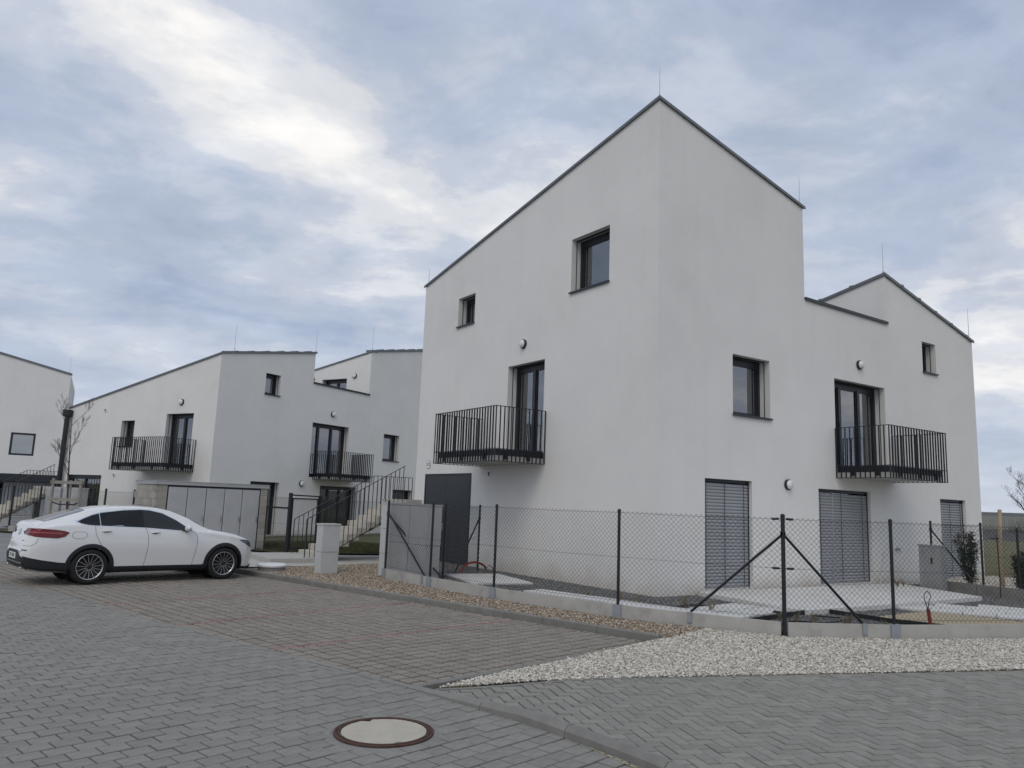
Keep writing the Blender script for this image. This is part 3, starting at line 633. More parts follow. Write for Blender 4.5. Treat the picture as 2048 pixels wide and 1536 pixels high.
def window(root, F, u0, u1, z0, z1, nl=1, depth=0.31, sill=True, head=0.09, fw=0.075, name='window', splits=None, handle=False, curtain=()):
    b = MB(); d = depth
    oo, oi = -d+0.045, -d-0.03
    fbox(b, F, u0, u0+fw, oi, oo, z0, z1); fbox(b, F, u1-fw, u1, oi, oo, z0, z1)
    fbox(b, F, u0+fw, u1-fw, oi, oo, z1-fw-head*0.6, z1-0.002); fbox(b, F, u0+fw, u1-fw, oi, oo, z0+0.002, z0+fw)
    # shutter guide rails and box in the reveal
    fbox(b, F, u0+0.001, u0+0.008, -d*0.5, -d*0.44, z0+0.02, z1-0.002); fbox(b, F, u1-0.008, u1-0.001, -d*0.5, -d*0.44, z0+0.02, z1-0.002)
    fbox(b, F, u0+0.009, u1-0.009, -d*0.62, -d*0.44, z1-0.02, z1-0.002)
    sp = splits or [(u0+fw)+(u1-u0-2*fw)*k/nl for k in range(1, nl)]; cols = [u0+fw] + sp + [u1-fw]
    for s in sp: fbox(b, F, s-0.05, s+0.05, oi, oo+0.008, z0+fw, z1-fw-head*0.6)
    w = b.build(name, M['frame'], root)
    for k in range(len(cols)-1):
        a, e = cols[k]+(0.05 if k else 0), cols[k+1]-(0.05 if k < len(cols)-2 else 0)
        p = MB(); fbox(p, F, a+0.001, e-0.001, -d-0.012, -d+0.004, z0+fw+0.001, z1-fw-head*0.6-0.001); p.build('pane', M['pane'], w)
        s_ = MB(); t_ = 0.035    # sash
        za, zb = z0+fw+0.001, z1-fw-head*0.6-0.001
        for q in ((a+0.002, a+t_, za, zb), (e-t_, e-0.002, za, zb), (a+t_, e-t_, za, za+t_), (a+t_, e-t_, zb-t_, zb)): fbox(s_, F, q[0], q[1], -d+0.005, -d+0.03, q[2], q[3])
        s_.build('sash', M['frame'], w)
    if curtain:
        for a, e in curtain:
            c = MB(); n_ = 26; Vv = []
            for k in range(n_+1):
                u = u0+fw+(u1-u0-2*fw)*(a+(e-a)*k/n_)
                for z in (z0+0.03, z1-0.05): Vv.append(F.P(u, -d-0.14+0.028*math.sin(k*1.9)+0.01*math.sin(k*0.7), z))
            c.add(Vv, [(2*k, 2*k+2, 2*k+3, 2*k+1) for k in range(n_)]); c.build('curtain', M['curtain'], w, smooth=True, recalc=False)
    if sill:
        s = MB(); fbox(s, F, u0-0.02, u1+0.02, -d+0.05, 0.045, z0-0.012, z0+0.012); fbox(s, F, u0-0.025, u1+0.025, 0.045, 0.049, z0-0.03, z0+0.012); s.build('sill', M['frame'], w)
    if handle:
        s = MB(); fbox(s, F, cols[1]-0.015, cols[1]+0.015, oo+0.012, oo+0.05, z0+1.0, z0+1.13); s.build('handle', M['steel'], w)
    return w
SLAT = {}
def shutter(root, F, u0, u1, z0, z1, cords=(0.08, 0.47, 0.88), seam=None):
    b = MB(); d = 0.11
    fbox(b, F, u0+0.001, u0+0.022, -d-0.05, -d+0.03, z0+0.01, z1-0.01); fbox(b, F, u1-0.022, u1-0.001, -d-0.05, -d+0.03, z0+0.01, z1-0.01)
    fbox(b, F, u0+0.022, u1-0.022, -d-0.05, -d+0.02, z1-0.06, z1-0.004)
    if seam: fbox(b, F, u0+seam-0.017, u0+seam+0.017, -d-0.02, -d+0.036, z0+0.03, z1-0.06, 1)
    sh = b.build('shutter', [M['frame'], M['slat']], root)
    c = MB()
    for t in cords:
        u = u0+(u1-u0)*t; fbox(c, F, u-0.006, u+0.006, -d+0.032, -d+0.037, z0+0.03, z1-0.06)
    c.build('cord', M['frame'], sh)
    w = u1-u0-0.048; key = round(w, 3)
    if key not in SLAT:
        q = MB(); pr = [(-0.004, -0.031), (0.012, -0.026), (0.020, -0.008), (0.020, 0.010), (0.010, 0.027), (-0.006, 0.036), (-0.010, 0.030), (0.004, 0.012), (0.004, -0.010), (-0.006, -0.026)]
        Vv = [(s*w/2, -o, z) for s in (-1, 1) for o, z in pr]; k = len(pr)
        q.add(Vv, [(i, (i+1) % k, k+(i+1) % k, k+i) for i in range(k)] + [tuple(range(k)), tuple(range(k, 2*k))]); SLAT[key] = q.mesh('slat', M['slat'])
    rz = math.atan2(F.D.y, F.D.x); z = z0+0.06
    # local -y must face outward
    if (Matrix.Rotation(rz, 3, 'Z') @ Vector((0, -1, 0))).dot(F.N) < 0: rz += math.pi
    while z < z1-0.10:
        p = F.P((u0+u1)/2, -d, z); inst('slat', SLAT[key], sh, p, rot=(rng.uniform(-0.02, 0.02), 0, rz)); z += 0.066
    e = MB(); fbox(e, F, u0+0.025, u1-0.025, -d-0.012, -d+0.02, z0+0.008, z0+0.03); e.build('bottom_rail', M['slat'], sh)
    g = MB(); fbox(g, F, u0+0.03, u1-0.03, -0.305, -0.295, z0, z1-0.02); g.build('pane', M['pane'], sh)
    return sh
BAL = {}
def baluster_mesh(h, t=0.016, w=0.030):
    k = (round(h, 3), t)
    if k not in BAL:
        q = MB(); q.box((0, 0, h/2), w, t, h); BAL[k] = q.mesh('baluster', M['black'])
    return BAL[k]
def balcony(root, F, u0, u1, dp, zb, zt, slab_t=0.20, pitch=0.112):
    b = MB(); fbox(b, F, u0+0.07, u1-0.07, 0.001, dp-0.08, zb+0.02, zb+0.02+slab_t); sl = b.build('balcony', M['slab'], root)
    t = MB(); fbox(t, F, u0+0.066, u1-0.066, 0.002, dp-0.076, zb+0.13, zb+0.07+slab_t); t.build('floor_trim', M['frame'], sl)
    r = MB(); ps = [F.P(u0, 0.02, 0), F.P(u0, dp, 0), F.P(u1, dp, 0), F.P(u1, 0.02, 0)]
    for z, w, h in ((zt, 0.042, 0.012), (zb+0.275, 0.03, 0.012), (zb+0.0, 0.034, 0.012)):
        for i in range(3):
            e = (ps[i+1]-ps[i]).normalized()*(0.016 if i == 1 else 0.0); r.bar(ps[i]-e+Vector((0, 0, z)), ps[i+1]+e+Vector((0, 0, z+(0.0007 if i == 1 else 0))), w, h)
    r.build('handrail', M['black'], sl)
    me = baluster_mesh(zt-zb-0.012)
    for i in range(3):
        l = (ps[i+1]-ps[i]).length; n = max(2, round(l/pitch)); d = (ps[i+1]-ps[i]).normalized(); rz = math.atan2(d.y, d.x)
        for k in range(n+1):
            if i == 1 and k in (0, n): continue
            p = ps[i]+d*(l*k/n); inst('baluster', me, sl, (p.x, p.y, zb+0.006), rz+math.pi/2)
    q = MB(); q.box((0, 0, 0), 0.10, 0.02, 0.13); bm_ = q.mesh('bracket', M['black'])
    for i, fr in ((0, 0.3), (0, 0.75), (1, 0.2), (1, 0.55), (1, 0.85)):
        p = ps[i].lerp(ps[i+1], fr); d = (ps[i+1]-ps[i]).normalized(); n_ = Vector((-d.y, d.x, 0))
        c = sum(ps, Vector())/4; n_ = n_ if n_.dot(c-p) > 0 else -n_
        p = p+n_*0.055; inst('bracket', bm_, sl, (p.x, p.y, zb+0.115), math.atan2(d.y, d.x))
    return sl
def lamp(root, F, u, z, r=0.115):
    b = MB(); b.lathe([(r, 0.002), (r, 0.045), (r*0.86, 0.055)], 24, F.P(u, 0, z), F.N); o = b.build('wall_lamp', M['frame'], root)
    b = MB(); b.lathe([(r*0.85, 0.056), (r*0.82, 0.08), (r*0.6, 0.105), (r*0.3, 0.115), (0.0001, 0.118)], 24, F.P(u, 0, z), F.N); b.build('lamp_cover', M['lampw'], o, smooth=True)
def vent(root, F, u, z, r=0.08):
    b = MB(); b.lathe([(r, 0.001), (r, 0.02), (r*0.62, 0.024), (r*0.62, 0.004)], 20, F.P(u, 0, z), F.N); o = b.build('vent', M['white'], root)
    b = MB()
    for k in range(-3, 4):
        h = math.sqrt(max(0, 1-(k/3.8)**2))*r*0.58; fbox(b, F, u+k*r*0.15-0.004, u+k*r*0.15+0.004, 0.004, 0.016, z-h, z+h)
    b.build('vent_grille', M['holder'], o)
def coping(root, F, u0, z0, u1, z1, w=0.42, h=0.048, over=0.045, mt=None, clips=0.0, ends=(0.05, 0.05), mitre=False):
    b = MB(); D = F.D; n = (z1-z0)/(u1-u0); a, e = u0-ends[0], u1+ends[1]; za, ze = z0, z1
    ai = a+(w if mitre else 0); zi = z0+n*(ai-u0) if mitre else za
    b.hexa([F.P(ai, over-w, zi), F.P(e, over-w, ze), F.P(e, over, ze), F.P(a, over, za), F.P(ai, over-w, zi+h), F.P(e, over-w, ze+h), F.P(e, over, ze+h*0.8), F.P(a, over, za+h*0.8)])
    b.hexa([F.P(a, over-0.012, za-0.03), F.P(e, over-0.012, ze-0.03), F.P(e, over+0.004, ze-0.03), F.P(a, over+0.004, za-0.03), F.P(a, over-0.012, za+0.001), F.P(e, over-0.012, ze+0.001), F.P(e, over+0.004, ze+0.001), F.P(a, over+0.004, za+0.001)])
    o = b.build('coping', mt or M['coping'], root)
    c = MB()
    if clips:
        k = int((e-a)/clips)
        for i in range(1, k+1):
            u = a+(e-a)*i/(k+0.5); z = z0+n*(u-u0); hh = h+0.012
            c = MB(); c.hexa([F.P(u-0.06, over-w, z), F.P(u+0.06, over-w, z), F.P(u+0.06, over+0.012, z), F.P(u-0.06, over+0.012, z), F.P(u-0.05, over-w, z+hh), F.P(u+0.05, over-w, z+hh), F.P(u+0.05, over+0.01, z+hh*0.86), F.P(u-0.05, over+0.01, z+hh*0.86)])
            c.build('coping_seam', mt or M['coping'], o)
    return o
def rod(root, p, h):
    b = MB(); b.tube([p, p+Vector((0, 0, h*0.5)), p+Vector((0, 0, h))], [0.008, 0.006, 0.004], 6); b.lathe([(0.02, 0), (0.018, 0.04)], 8, p); b.build('lightning_rod', M['steel'], root)
def house(name, label, group, C, aL, aR, lenL, ra, rb, rc, zL, zR, zG, base, holesL, holesR, terr_z, holesG=()):
    """zL: heights at corner and far end of the left face; zR: (corner, step); zG: (gable start, gable end); ra..rb is the roof terrace"""
    root = empty(name, (C[0], C[1], 0), label, 'house', group)
    DL, DR = dirv(aL), dirv(aR); NL = Vector((-DL.y, DL.x, 0)); NR = Vector((DR.y, -DR.x, 0))
    FL, FR = Face(C, DL, NL), Face(C, DR, NR)
    sL = (zL[1]-zL[0])/lenL; b = MB()
    facade(b, FL, [(0, zL[0], lenL, zL[1])], base, holesL); facade(b, FR, [(0, zR[0], ra, zR[1]), (ra, terr_z, rb, terr_z-0.03), (rb, zG[0], rc, zG[1])], base, holesR)
    C0 = Vector((C[0], C[1], 0))
    FG = Face((C0+DR*rb).to_tuple()[:2], DL, NL)             # wall of the second gable, facing the terrace
    facade(b, FG, [(0, zG[0], lenL, zG[0]+sL*lenL)], terr_z-1.0, list(holesG))
    def P(ul, ur, z): return C0 + DL*ul + DR*ur + Vector((0, 0, z))
    ze = lambda z: z + sL*lenL
    # back, sides and steps
    b.add([P(lenL, 0, base), P(lenL, ra, base), P(lenL, ra, ze(zR[1])), P(lenL, 0, zL[1])], [(0, 1, 2, 3)])
    b.add([P(lenL, ra, base), P(lenL, rb, base), P(lenL, rb, terr_z-0.9), P(lenL, ra, terr_z-0.9)], [(0, 1, 2, 3)])
    b.add([P(lenL, rb, base), P(lenL, rc, base), P(lenL, rc, ze(zG[1])), P(lenL, rb, ze(zG[0]))], [(0, 1, 2, 3)])
    b.add([P(0, rc, base), P(lenL, rc, base), P(lenL, rc, ze(zG[1])), P(0, rc, zG[1])], [(0, 1, 2, 3)])
    b.add([P(0, ra, terr_z-1.0), P(lenL, ra, terr_z-1.0), P(lenL, ra, ze(zR[1])), P(0, ra, zR[1])], [(0, 1, 2, 3)])
    b.add([P(0.26, ra, terr_z-1.0), P(0.26, rb, terr_z-1.0), P(0.26, rb, terr_z-0.03), P(0.26, ra, terr_z)], [(0, 1, 2, 3)])
    b.build('wall', [M['plaster'], M['reveal'], M['room']], root, recalc=False)
    r = MB()
    r.add([P(0, 0, zL[0]), P(0, ra, zR[1]), P(lenL, ra, ze(zR[1])), P(lenL, 0, zL[1])], [(0, 1, 2, 3)])
    r.add([P(0, rb, zG[0]), P(0, rc, zG[1]), P(lenL, rc, ze(zG[1])), P(lenL, rb, ze(zG[0]))], [(0, 1, 2, 3)])
    r.add([P(0.26, ra, terr_z-1.0), P(0.26, rb, terr_z-1.0), P(lenL, rb, terr_z-1.0), P(lenL, ra, terr_z-1.0)], [(0, 1, 2, 3)])
    r.build('roof', M['roof'], root, recalc=False)
    return root, FL, FR, FG, P

# main house at the corner of the fence
mC = (2.7995, 14.5295)
H1, FL, FR, FG, P1 = house('corner_house', 'tall white house with closed grey shutters behind the mesh fence', 'white houses', mC, 124.7, 33.6, 9.67, 4.65, 8.0, 12.37, (10.08, 8.18), (10.08, 8.90), (7.96, 6.83), 0.02,
    [(1.44, 2.72, 6.53, 7.79), (6.81, 7.68, 6.575, 7.40), (3.61, 5.10, 2.93, 5.14), (6.60, 9.08, 0.12, 2.53, 0.05)],
    [(2.16, 3.36, 3.785, 5.063), (9.67, 10.35, 5.63, 6.455), (5.71, 7.81, 2.87, 4.975), (1.31, 2.73, 0.27, 2.43), (5.0, 7.03, 0.27, 2.375), (10.21, 11.52, 0.23, 2.32)], 6.70)
window(H1, FL, 1.44, 2.72, 6.53, 7.79, curtain=[(0.80, 1.0)]); window(H1, FL, 6.81, 7.68, 6.575, 7.40, curtain=[(0.0, 0.25)])
window(H1, FL, 3.61, 5.10, 2.93, 5.14, 2, name='balcony_door', sill=False, handle=True, curtain=[(0.0, 0.22), (0.72, 1.0)])
window(H1, FR, 2.16, 3.36, 3.785, 5.063, curtain=[(0.72, 1.0)]); window(H1, FR, 9.67, 10.35, 5.63, 6.455)
window(H1, FR, 5.71, 7.81, 2.87, 4.975, 3, name='balcony_door', sill=False, splits=[6.30, 7.08], handle=True, curtain=[(0.0, 0.12), (0.78, 1.0)])
shutter(H1, FR, 1.31, 2.73, 0.27, 2.43); shutter(H1, FR, 5.0, 7.03, 0.27, 2.375, seam=0.62); shutter(H1, FR, 10.21, 11.52, 0.23, 2.32)
balcony(H1, FL, 3.50, 6.18, 1.37, 2.69, 3.90); balcony(H1, FR, 5.68, 8.05, 1.30, 2.64, 3.79)
lamp(H1, FL, 4.47, 5.62); lamp(H1, FR, 3.90, 2.41); lamp(H1, FR, 6.74, 5.42); vent(H1, FL, 5.76, 2.50, 0.095)
coping(H1, FL, 0, 10.08, 9.67, 8.18, ends=(0.045, 0.06), mitre=True); coping(H1, FR, 0, 10.081, 4.65, 8.901, ends=(0.045, 0.06), mitre=True); coping(H1, FR, 4.65, 6.70, 8.0, 6.67, w=0.34, h=0.05, ends=(0, 0.04), mt=M['frame'])
coping(H1, FR, 8.0, 7.96, 12.37, 6.83, ends=(0.045, 0.06), clips=0.8, h=0.06, mitre=True); coping(H1, FG, 0, 7.961, 9.67, 6.06, h=0.06, clips=0.9, ends=(0.045, 0.05), mitre=True)
for p, h in ((P1(0.05, 0.05, 10.15), 0.66), (P1(0.05, 4.62, 8.96), 0.72), (P1(9.62, 0.05, 8.24), 0.50), (P1(0.05, 8.05, 8.03), 0.80), (P1(0.05, 12.34, 6.92), 0.90)): rod(H1, p, h)
# perforated steel door
b = MB(); fbox(b, FL, 6.60, 9.08, -0.05, 0.012, 0.12, 0.17); fbox(b, FL, 6.60, 9.08, -0.05, 0.012, 2.48, 2.53); fbox(b, FL, 6.60, 6.66, -0.05, 0.012, 0.17, 2.48); fbox(b, FL, 9.02, 9.08, -0.05, 0.012, 0.17, 2.48)
dr = b.build('steel_door', M['frame'], H1)
def perf():
    mt = bpy.data.materials.new('perforated_steel'); t, n, l, bs = nodes(mt); bs.inputs['Roughness'].default_value = 0.45; bs.inputs['Metallic'].default_value = 0.3
    tcn = n.new('ShaderNodeTexCoord'); mp = n.new('ShaderNodeMapping'); l.new(tcn.outputs['UV'], mp.inputs[0]); mp.inputs['Rotation'].default_value = (0, 0, math.radians(45)); mp.inputs['Scale'].default_value = (26, 26, 26)
    vo = n.new('ShaderNodeTexVoronoi'); vo.inputs['Randomness'].default_value = 0.0; vo.inputs['Scale'].default_value = 1.0; l.new(mp.outputs[0], vo.inputs[0])
    r = n.new('ShaderNodeValToRGB'); l.new(vo.outputs['Distance'], r.inputs[0]); e = r.color_ramp.elements; e[0].position = 0.30; e[0].color = (0.11, 0.118, 0.125, 1); e[1].position = 0.38; e[1].color = (0.016, 0.02, 0.028, 1)
    l.new(r.outputs[0], bs.inputs['Base Color']); return mt
M['perf'] = perf()
for u0, u1 in ((6.665, 7.875), (7.885, 9.015)):
    me = bpy.data.meshes.new('door_leaf'); q = MB(); fbox(q, FL, u0, u1, -0.035, 0.004, 0.172, 2.478); me = q.mesh('door_leaf', M['perf'])
    uv = me.uv_layers.new(name='UVMap')
    for lp in me.loops:
        p = me.vertices[lp.vertex_index].co - FL.C; uv.data[lp.index].uv = (p.dot(FL.D), p.z)
    obj('door_leaf', me, dr)
b = MB(); b.tube([FL.P(7.98, 0.004, 1.12), FL.P(7.98, 0.05, 1.12), FL.P(8.06, 0.055, 1.12)], 0.014, 8); fbox(b, FL, 7.95, 8.01, 0.004, 0.012, 1.0, 1.2); b.build('handle', M['steel'], dr)
# house number plate
b = MB(); w, h, c_ = 0.13, 0.115, 0.045
oc = [(-w+c_, -h), (w-c_, -h), (w, -h+c_), (w, h-c_), (w-c_, h), (-w+c_, h), (-w, h-c_), (-w, -h+c_)]
def plate(b, s, o0, o1, mi):
    n = len(oc); b.add([FL.P(8.94+x*s, o0, 2.80+z*s) for x, z in oc]+[FL.P(8.94+x*s, o1, 2.80+z*s) for x, z in oc], [tuple(range(n)), tuple(range(n, 2*n))]+[(i, (i+1) % n, n+(i+1) % n, n+i) for i in range(n)], mi)
plate(b, 1.0, 0.001, 0.008, 1); plate(b, 0.90, 0.008, 0.011, 0); npl = b.build('number_plate', [M['white'], M['holder']], H1)
def text(parent, s, size, org, xdir, ydir, mt, name='lettering', ext=0.001):
    cu = bpy.data.curves.new('t', 'FONT'); cu.body = s; cu.size = size; cu.align_x = 'CENTER'; cu.align_y = 'CENTER'; cu.extrude = ext
    ob = bpy.data.objects.new('t', cu); COL.objects.link(ob); dg = bpy.context.evaluated_depsgraph_get(); me = bpy.data.meshes.new_from_object(ob.evaluated_get(dg)); bpy.data.objects.remove(ob)
    xd, yd = Vector(xdir).normalized(), Vector(ydir).normalized(); zd = xd.cross(yd); mm = Matrix.Identity(4)
    for i in range(3): mm[i][0], mm[i][1], mm[i][2], mm[i][3] = xd[i], yd[i], zd[i], org[i]
    me.transform(mm); me.materials.clear(); me.materials.append(mt); return obj(name, me, parent)
text(npl, '333', 0.135, FL.P(8.94, 0.013, 2.80), -FL.D, (0, 0, 1), M['black'])
# tap and hose pipe on the patio wall
b = MB(); b.tube([FR.P(8.05, 0.0, 1.02), FR.P(8.05, 0.09, 1.02), FR.P(8.05, 0.11, 0.96)], 0.018, 8); fbox(b, FR, 7.98, 8.12, 0.05, 0.075, 1.04, 1.07); b.build('garden_tap', M['steel'], H1)

# second house of the same kind behind the car
qC = (-11.179, 28.914)
H2, GL, GR, GG, P2 = house('rear_house', 'white house with two black balconies standing behind the parked car', 'white houses', qC, 151.4, 58.2, 9.23, 4.81, 8.37, 13.4, (7.10, 5.20), (7.10, 8.00), (8.74, 9.75), 0.0,
    [(1.23, 2.80, 2.70, 4.80), (4.72, 5.55, 3.52, 4.58), (6.48, 8.80, 0.08, 2.33, 0.12)],
    [(2.21, 2.98, 5.83, 6.69), (4.94, 7.19, 2.60, 4.96), (9.61, 10.77, 3.63, 4.91), (1.89, 3.36, 0.08, 2.29), (5.65, 7.90, 0.08, 2.26), (10.5, 12.0, 0.9, 2.26)], 6.67,
    [(1.42, 2.98, 5.69, 7.50)])
window(H2, GL, 1.23, 2.80, 2.70, 4.80, 2, name='balcony_door', sill=False, curtain=[(0.55, 0.95)]); window(H2, GL, 4.72, 5.55, 3.52, 4.58); window(H2, GL, 6.48, 8.80, 0.08, 2.33, 2, name='glazed_door', sill=False, depth=0.12)
window(H2, GR, 2.21, 2.98, 5.83, 6.69); window(H2, GR, 4.94, 7.19, 2.60, 4.96, 3, name='balcony_door', sill=False, splits=[5.55, 6.35], curtain=[(0.75, 1.0)]); window(H2, GR, 9.61, 10.77, 3.63, 4.91)
window(H2, GR, 1.89, 3.36, 0.08, 2.29, 2, name='glazed_door', sill=False); window(H2, GR, 5.65, 7.90, 0.08, 2.26, 3, name='glazed_door', sill=False); window(H2, GR, 10.5, 12.0, 0.9, 2.26)
window(H2, GG, 1.42, 2.98, 5.69, 7.50, 2, name='terrace_door', sill=False)
balcony(H2, GL, 0.95, 3.92, 1.42, 2.52, 3.75); balcony(H2, GR, 5.15, 7.55, 1.25, 2.50, 3.73)
lamp(H2, GL, 1.99, 5.25, 0.13); lamp(H2, GR, 6.11, 5.44, 0.13); lamp(H2, GR, 4.55, 2.30, 0.13); lamp(H2, GG, 0.94, 7.60, 0.13); lamp(H2, GG, 3.62, 7.55, 0.13); vent(H2, GL, 6.71, 5.05, 0.1); vent(H2, GL, 5.66, 2.35, 0.1)
coping(H2, GL, 0, 7.10, 9.23, 5.20, mitre=True); coping(H2, GR, 0, 7.101, 4.81, 8.00, clips=0.8, h=0.08, mitre=True); coping(H2, GR, 4.81, 6.67, 8.37, 6.64, w=0.34, h=0.06, ends=(0, 0.04), mt=M['frame'])
coping(H2, GR, 8.37, 8.74, 13.4, 9.75, clips=0.8, h=0.10, ends=(0, 0.05)); coping(H2, GG, 0, 8.741, 9.23, 6.84)
for p, h in ((P2(0.05, 0.6, 7.35), 1.0), (P2(0.05, 4.85, 8.05), 1.0), (P2(0.05, 8.45, 8.85), 1.25), (P2(9.2, 0.05, 5.3), 0.9)): rod(H2, p, h)
# rain pipe with its hopper
b = MB(); e = GL.P(9.08, 0.16, 0); b.tube([e+Vector((0, 0, 0.0)), e+Vector((0, 0, 4.80))], 0.10, 14); o = b.build('rain_pipe', M['black'], H2)
b = MB(); b.lathe([(0.12, 0), (0.20, 0.05), (0.20, 0.30), (0.17, 0.30), (0.16, 0.22)], 16, e+Vector((0, 0, 4.80))); b.build('hopper', M['black'], o)

# house further back on the left
lC = (-26.67, 45.80); DLh = dirv(208); NLh = Vector((-DLh.y, DLh.x, 0)); NLh = NLh if NLh.dot(Vector((0.5, -1, 0))) > 0 else -NLh
H3 = empty('carport_house', (lC[0], lC[1], 0), 'white house with one flush dark window above a dark carport beam', 'house', 'white houses')
FA = Face(lC, DLh, NLh); b = MB()
facade(b, FA, [(0, 8.50, 12, 11.3)], 0.0, [(1.40, 2.64, 3.52, 4.83, 0.05), (0.0, 11.8, 0.0, 2.42, 3.0)])
bd = -NLh*9
b.add([FA.P(0, 0, 0), FA.P(0, -9, 0), FA.P(0, -9, 8.5), FA.P(0, 0, 8.5)], [(0, 1, 2, 3)]); b.add([FA.P(12, 0, 0), FA.P(12, -9, 0), FA.P(12, -9, 11.3), FA.P(12, 0, 11.3)], [(0, 1, 2, 3)]); b.add([FA.P(0, -9, 0), FA.P(12, -9, 0), FA.P(12, -9, 11.3), FA.P(0, -9, 8.5)], [(0, 1, 2, 3)])
b.build('wall', [M['plaster'], M['reveal'], M['room']], H3, recalc=False)
b = MB(); b.add([FA.P(0, 0, 8.5), FA.P(12, 0, 11.3), FA.P(12, -9, 11.3), FA.P(0, -9, 8.5)], [(0, 1, 2, 3)]); b.build('roof', M['roof'], H3, recalc=False)
coping(H3, FA, 0, 8.5, 12, 11.3, h=0.12); window(H3, FA, 1.40, 2.64, 3.52, 4.83, 1, depth=0.07, sill=False, head=0.0)
b = MB(); fbox(b, FA, -0.05, 11.85, -0.3, 0.03, 2.02, 2.45); b.build('carport_beam', M['frame'], H3)
for k in range(4):
    b = MB(); fbox(b, FA, 0.25+k*2.7, 2.75+k*2.7, -1.1, -1.02, 0.02, 1.98); dd = b.build('garage_door', M['slat'], H3)
    for j in range(8):
        q = MB(); fbox(q, FA, 0.27+k*2.7+j*0.31, 0.55+k*2.7+j*0.31, -1.02, -1.0, 0.06, 1.94); q.build('door_board', M['slat'], dd)
rod(H3, FA.P(0.1, -0.1, 8.55), 1.1)
# roof of a house beyond, showing between the two
H4 = empty('hidden_house', (-36, 75, 0), 'distant house of which only a low grey roof edge shows behind the rain pipe', 'house', 'white houses')
b = MB(); b.prism([(-38, 72), (-26, 76), (-29, 86), (-41, 82)], 0, 7.7); b.build('wall', M['plaster'], H4)
b = MB(); b.prism([(-38.3, 71.6), (-25.6, 75.9), (-28.8, 86.5), (-41.4, 82.4)], 7.7, lambda x, y: 8.25+0.05*(x+38)); b.build('roof', M['coping'], H4)
for p in ((-31.2, 74.6, 8.3), (-28.2, 75.4, 8.6)): rod(H4, Vector(p), 1.6)

# ------------------------------------------------------------------ stairs
def stairs(E, DL, DR, label, n=9):
    near = E - DR*2.95 - DL*0.46; root = empty('outdoor_stair', (near.x, near.y, 0.0), label, 'stair', 'outdoor stairs'); rz = math.atan2(DR.y, DR.x); wid = 1.62
    q = MB(); q.box((0.16, wid/2, -0.085), 0.32, wid-0.16, 0.16); sm = q.mesh('step', M['step'])
    q = MB(); q.box((0.60, wid/2-0.1, -0.072), 1.5, wid+0.5, 0.14); sl = q.mesh('bottom_slab', M['concrete'])
    o = inst('bottom_slab', sl, root, near-DR*1.2+Vector((0, 0, 0.22)), rz)
    for k in range(n):
        p = near+DR*(0.0+0.275*k)+DL*0.0+Vector((0, 0, 0.32+0.165*k)); inst('step', sm, root, (p.x, p.y, p.z), rz)
        if k:
            r_ = MB()
    g = MB(); a = near+DL*0.2+DR*0.25; e = near+DL*0.2+DR*(0.275*n)
    for off in (0.2, wid-0.3):
        a = near+DL*off; prof = []
        P_ = [a+DR*0.05+Vector((0, 0, 0.10)), a+DR*(0.275*n)+Vector((0, 0, 0.10+0.165*(n-1))), a+DR*(0.275*n)+Vector((0, 0, 0.16+0.165*(n-1))), a+DR*0.05+Vector((0, 0, 0.16))]
        w = DL*0.1; g.hexa([P_[0], P_[1], P_[1]+w, P_[0]+w, P_[3], P_[2], P_[2]+w, P_[3]+w])
    g.build('stringer', M['conc_dark'], root)
    lt = near+DR*(0.275*n); b = MB(); c = lt+DL*(wid/2)+DR*0.75; b.box((c.x, c.y, 0.32+0.165*n-0.1), 1.5, wid, 0.18, rz); b.build('landing', M['concrete'], root)
    for k in (0.15, 1.3):
        b = MB(); c = lt+DL*(wid-0.15)+DR*k; b.box((c.x, c.y, (0.22+0.165*n)/2), 0.14, 0.14, 0.2+0.165*n, rz); b.build('landing_post', M['conc_dark'], root)
    sl_ = 0.165/0.275
    for side, off in (('near', -0.02), ('far', wid+0.02)):
        a = near+DL*off-DR*(0.37 if side == 'near' else 0.12); zb0 = 0.12; run = 2.35 if side == 'near' else 2.33
        if side == 'near': run = 2.72
        r = MB(); z0 = 1.19 if side == 'near' else 1.14
        t0 = a+Vector((0, 0, z0)); t1 = a+DR*run+Vector((0, 0, z0+run*0.565)); r.bar(t0, t1, 0.045, 0.014)
        b0 = a+DR*0.35+Vector((0, 0, 0.14)); b1 = a+DR*run+Vector((0, 0, 0.14+(run-0.35)*0.565)); r.bar(b0, b1, 0.034, 0.014)
        r.bar(t0, a+Vector((0, 0, 0.1)), 0.04, 0.02)
        if side == 'far':
            t2 = t1+DR*1.25; r.bar(t1, t2, 0.045, 0.014); r.bar(b1, b1+DR*1.25, 0.034, 0.014)
        r.build('handrail', M['black'], root)
        k = 0.13
        tot = run+(1.25 if side == 'far' else 0)
        while k < tot+0.01:
            zt = z0+min(k, run)*0.565; zb = 0.14+max(0, min(k, run)-0.35)*0.565
            p = a+DR*k; h = round((zt-zb)/0.02)*0.02
            inst('baluster', baluster_mesh(h, 0.012, 0.024), root, (p.x, p.y, zt-h), rz+math.pi/2); k += 0.128
    return root
DLm, DRm = dirv(124.7), dirv(33.6); stairs(FL.P(9.67, 0, 0), DLm, DRm, 'cream stair with black railing climbing beside the tall corner house')
stairs(GL.P(9.23, 0, 0), dirv(151.4), dirv(58.2), 'cream stair with black railing climbing beside the tree behind the car')

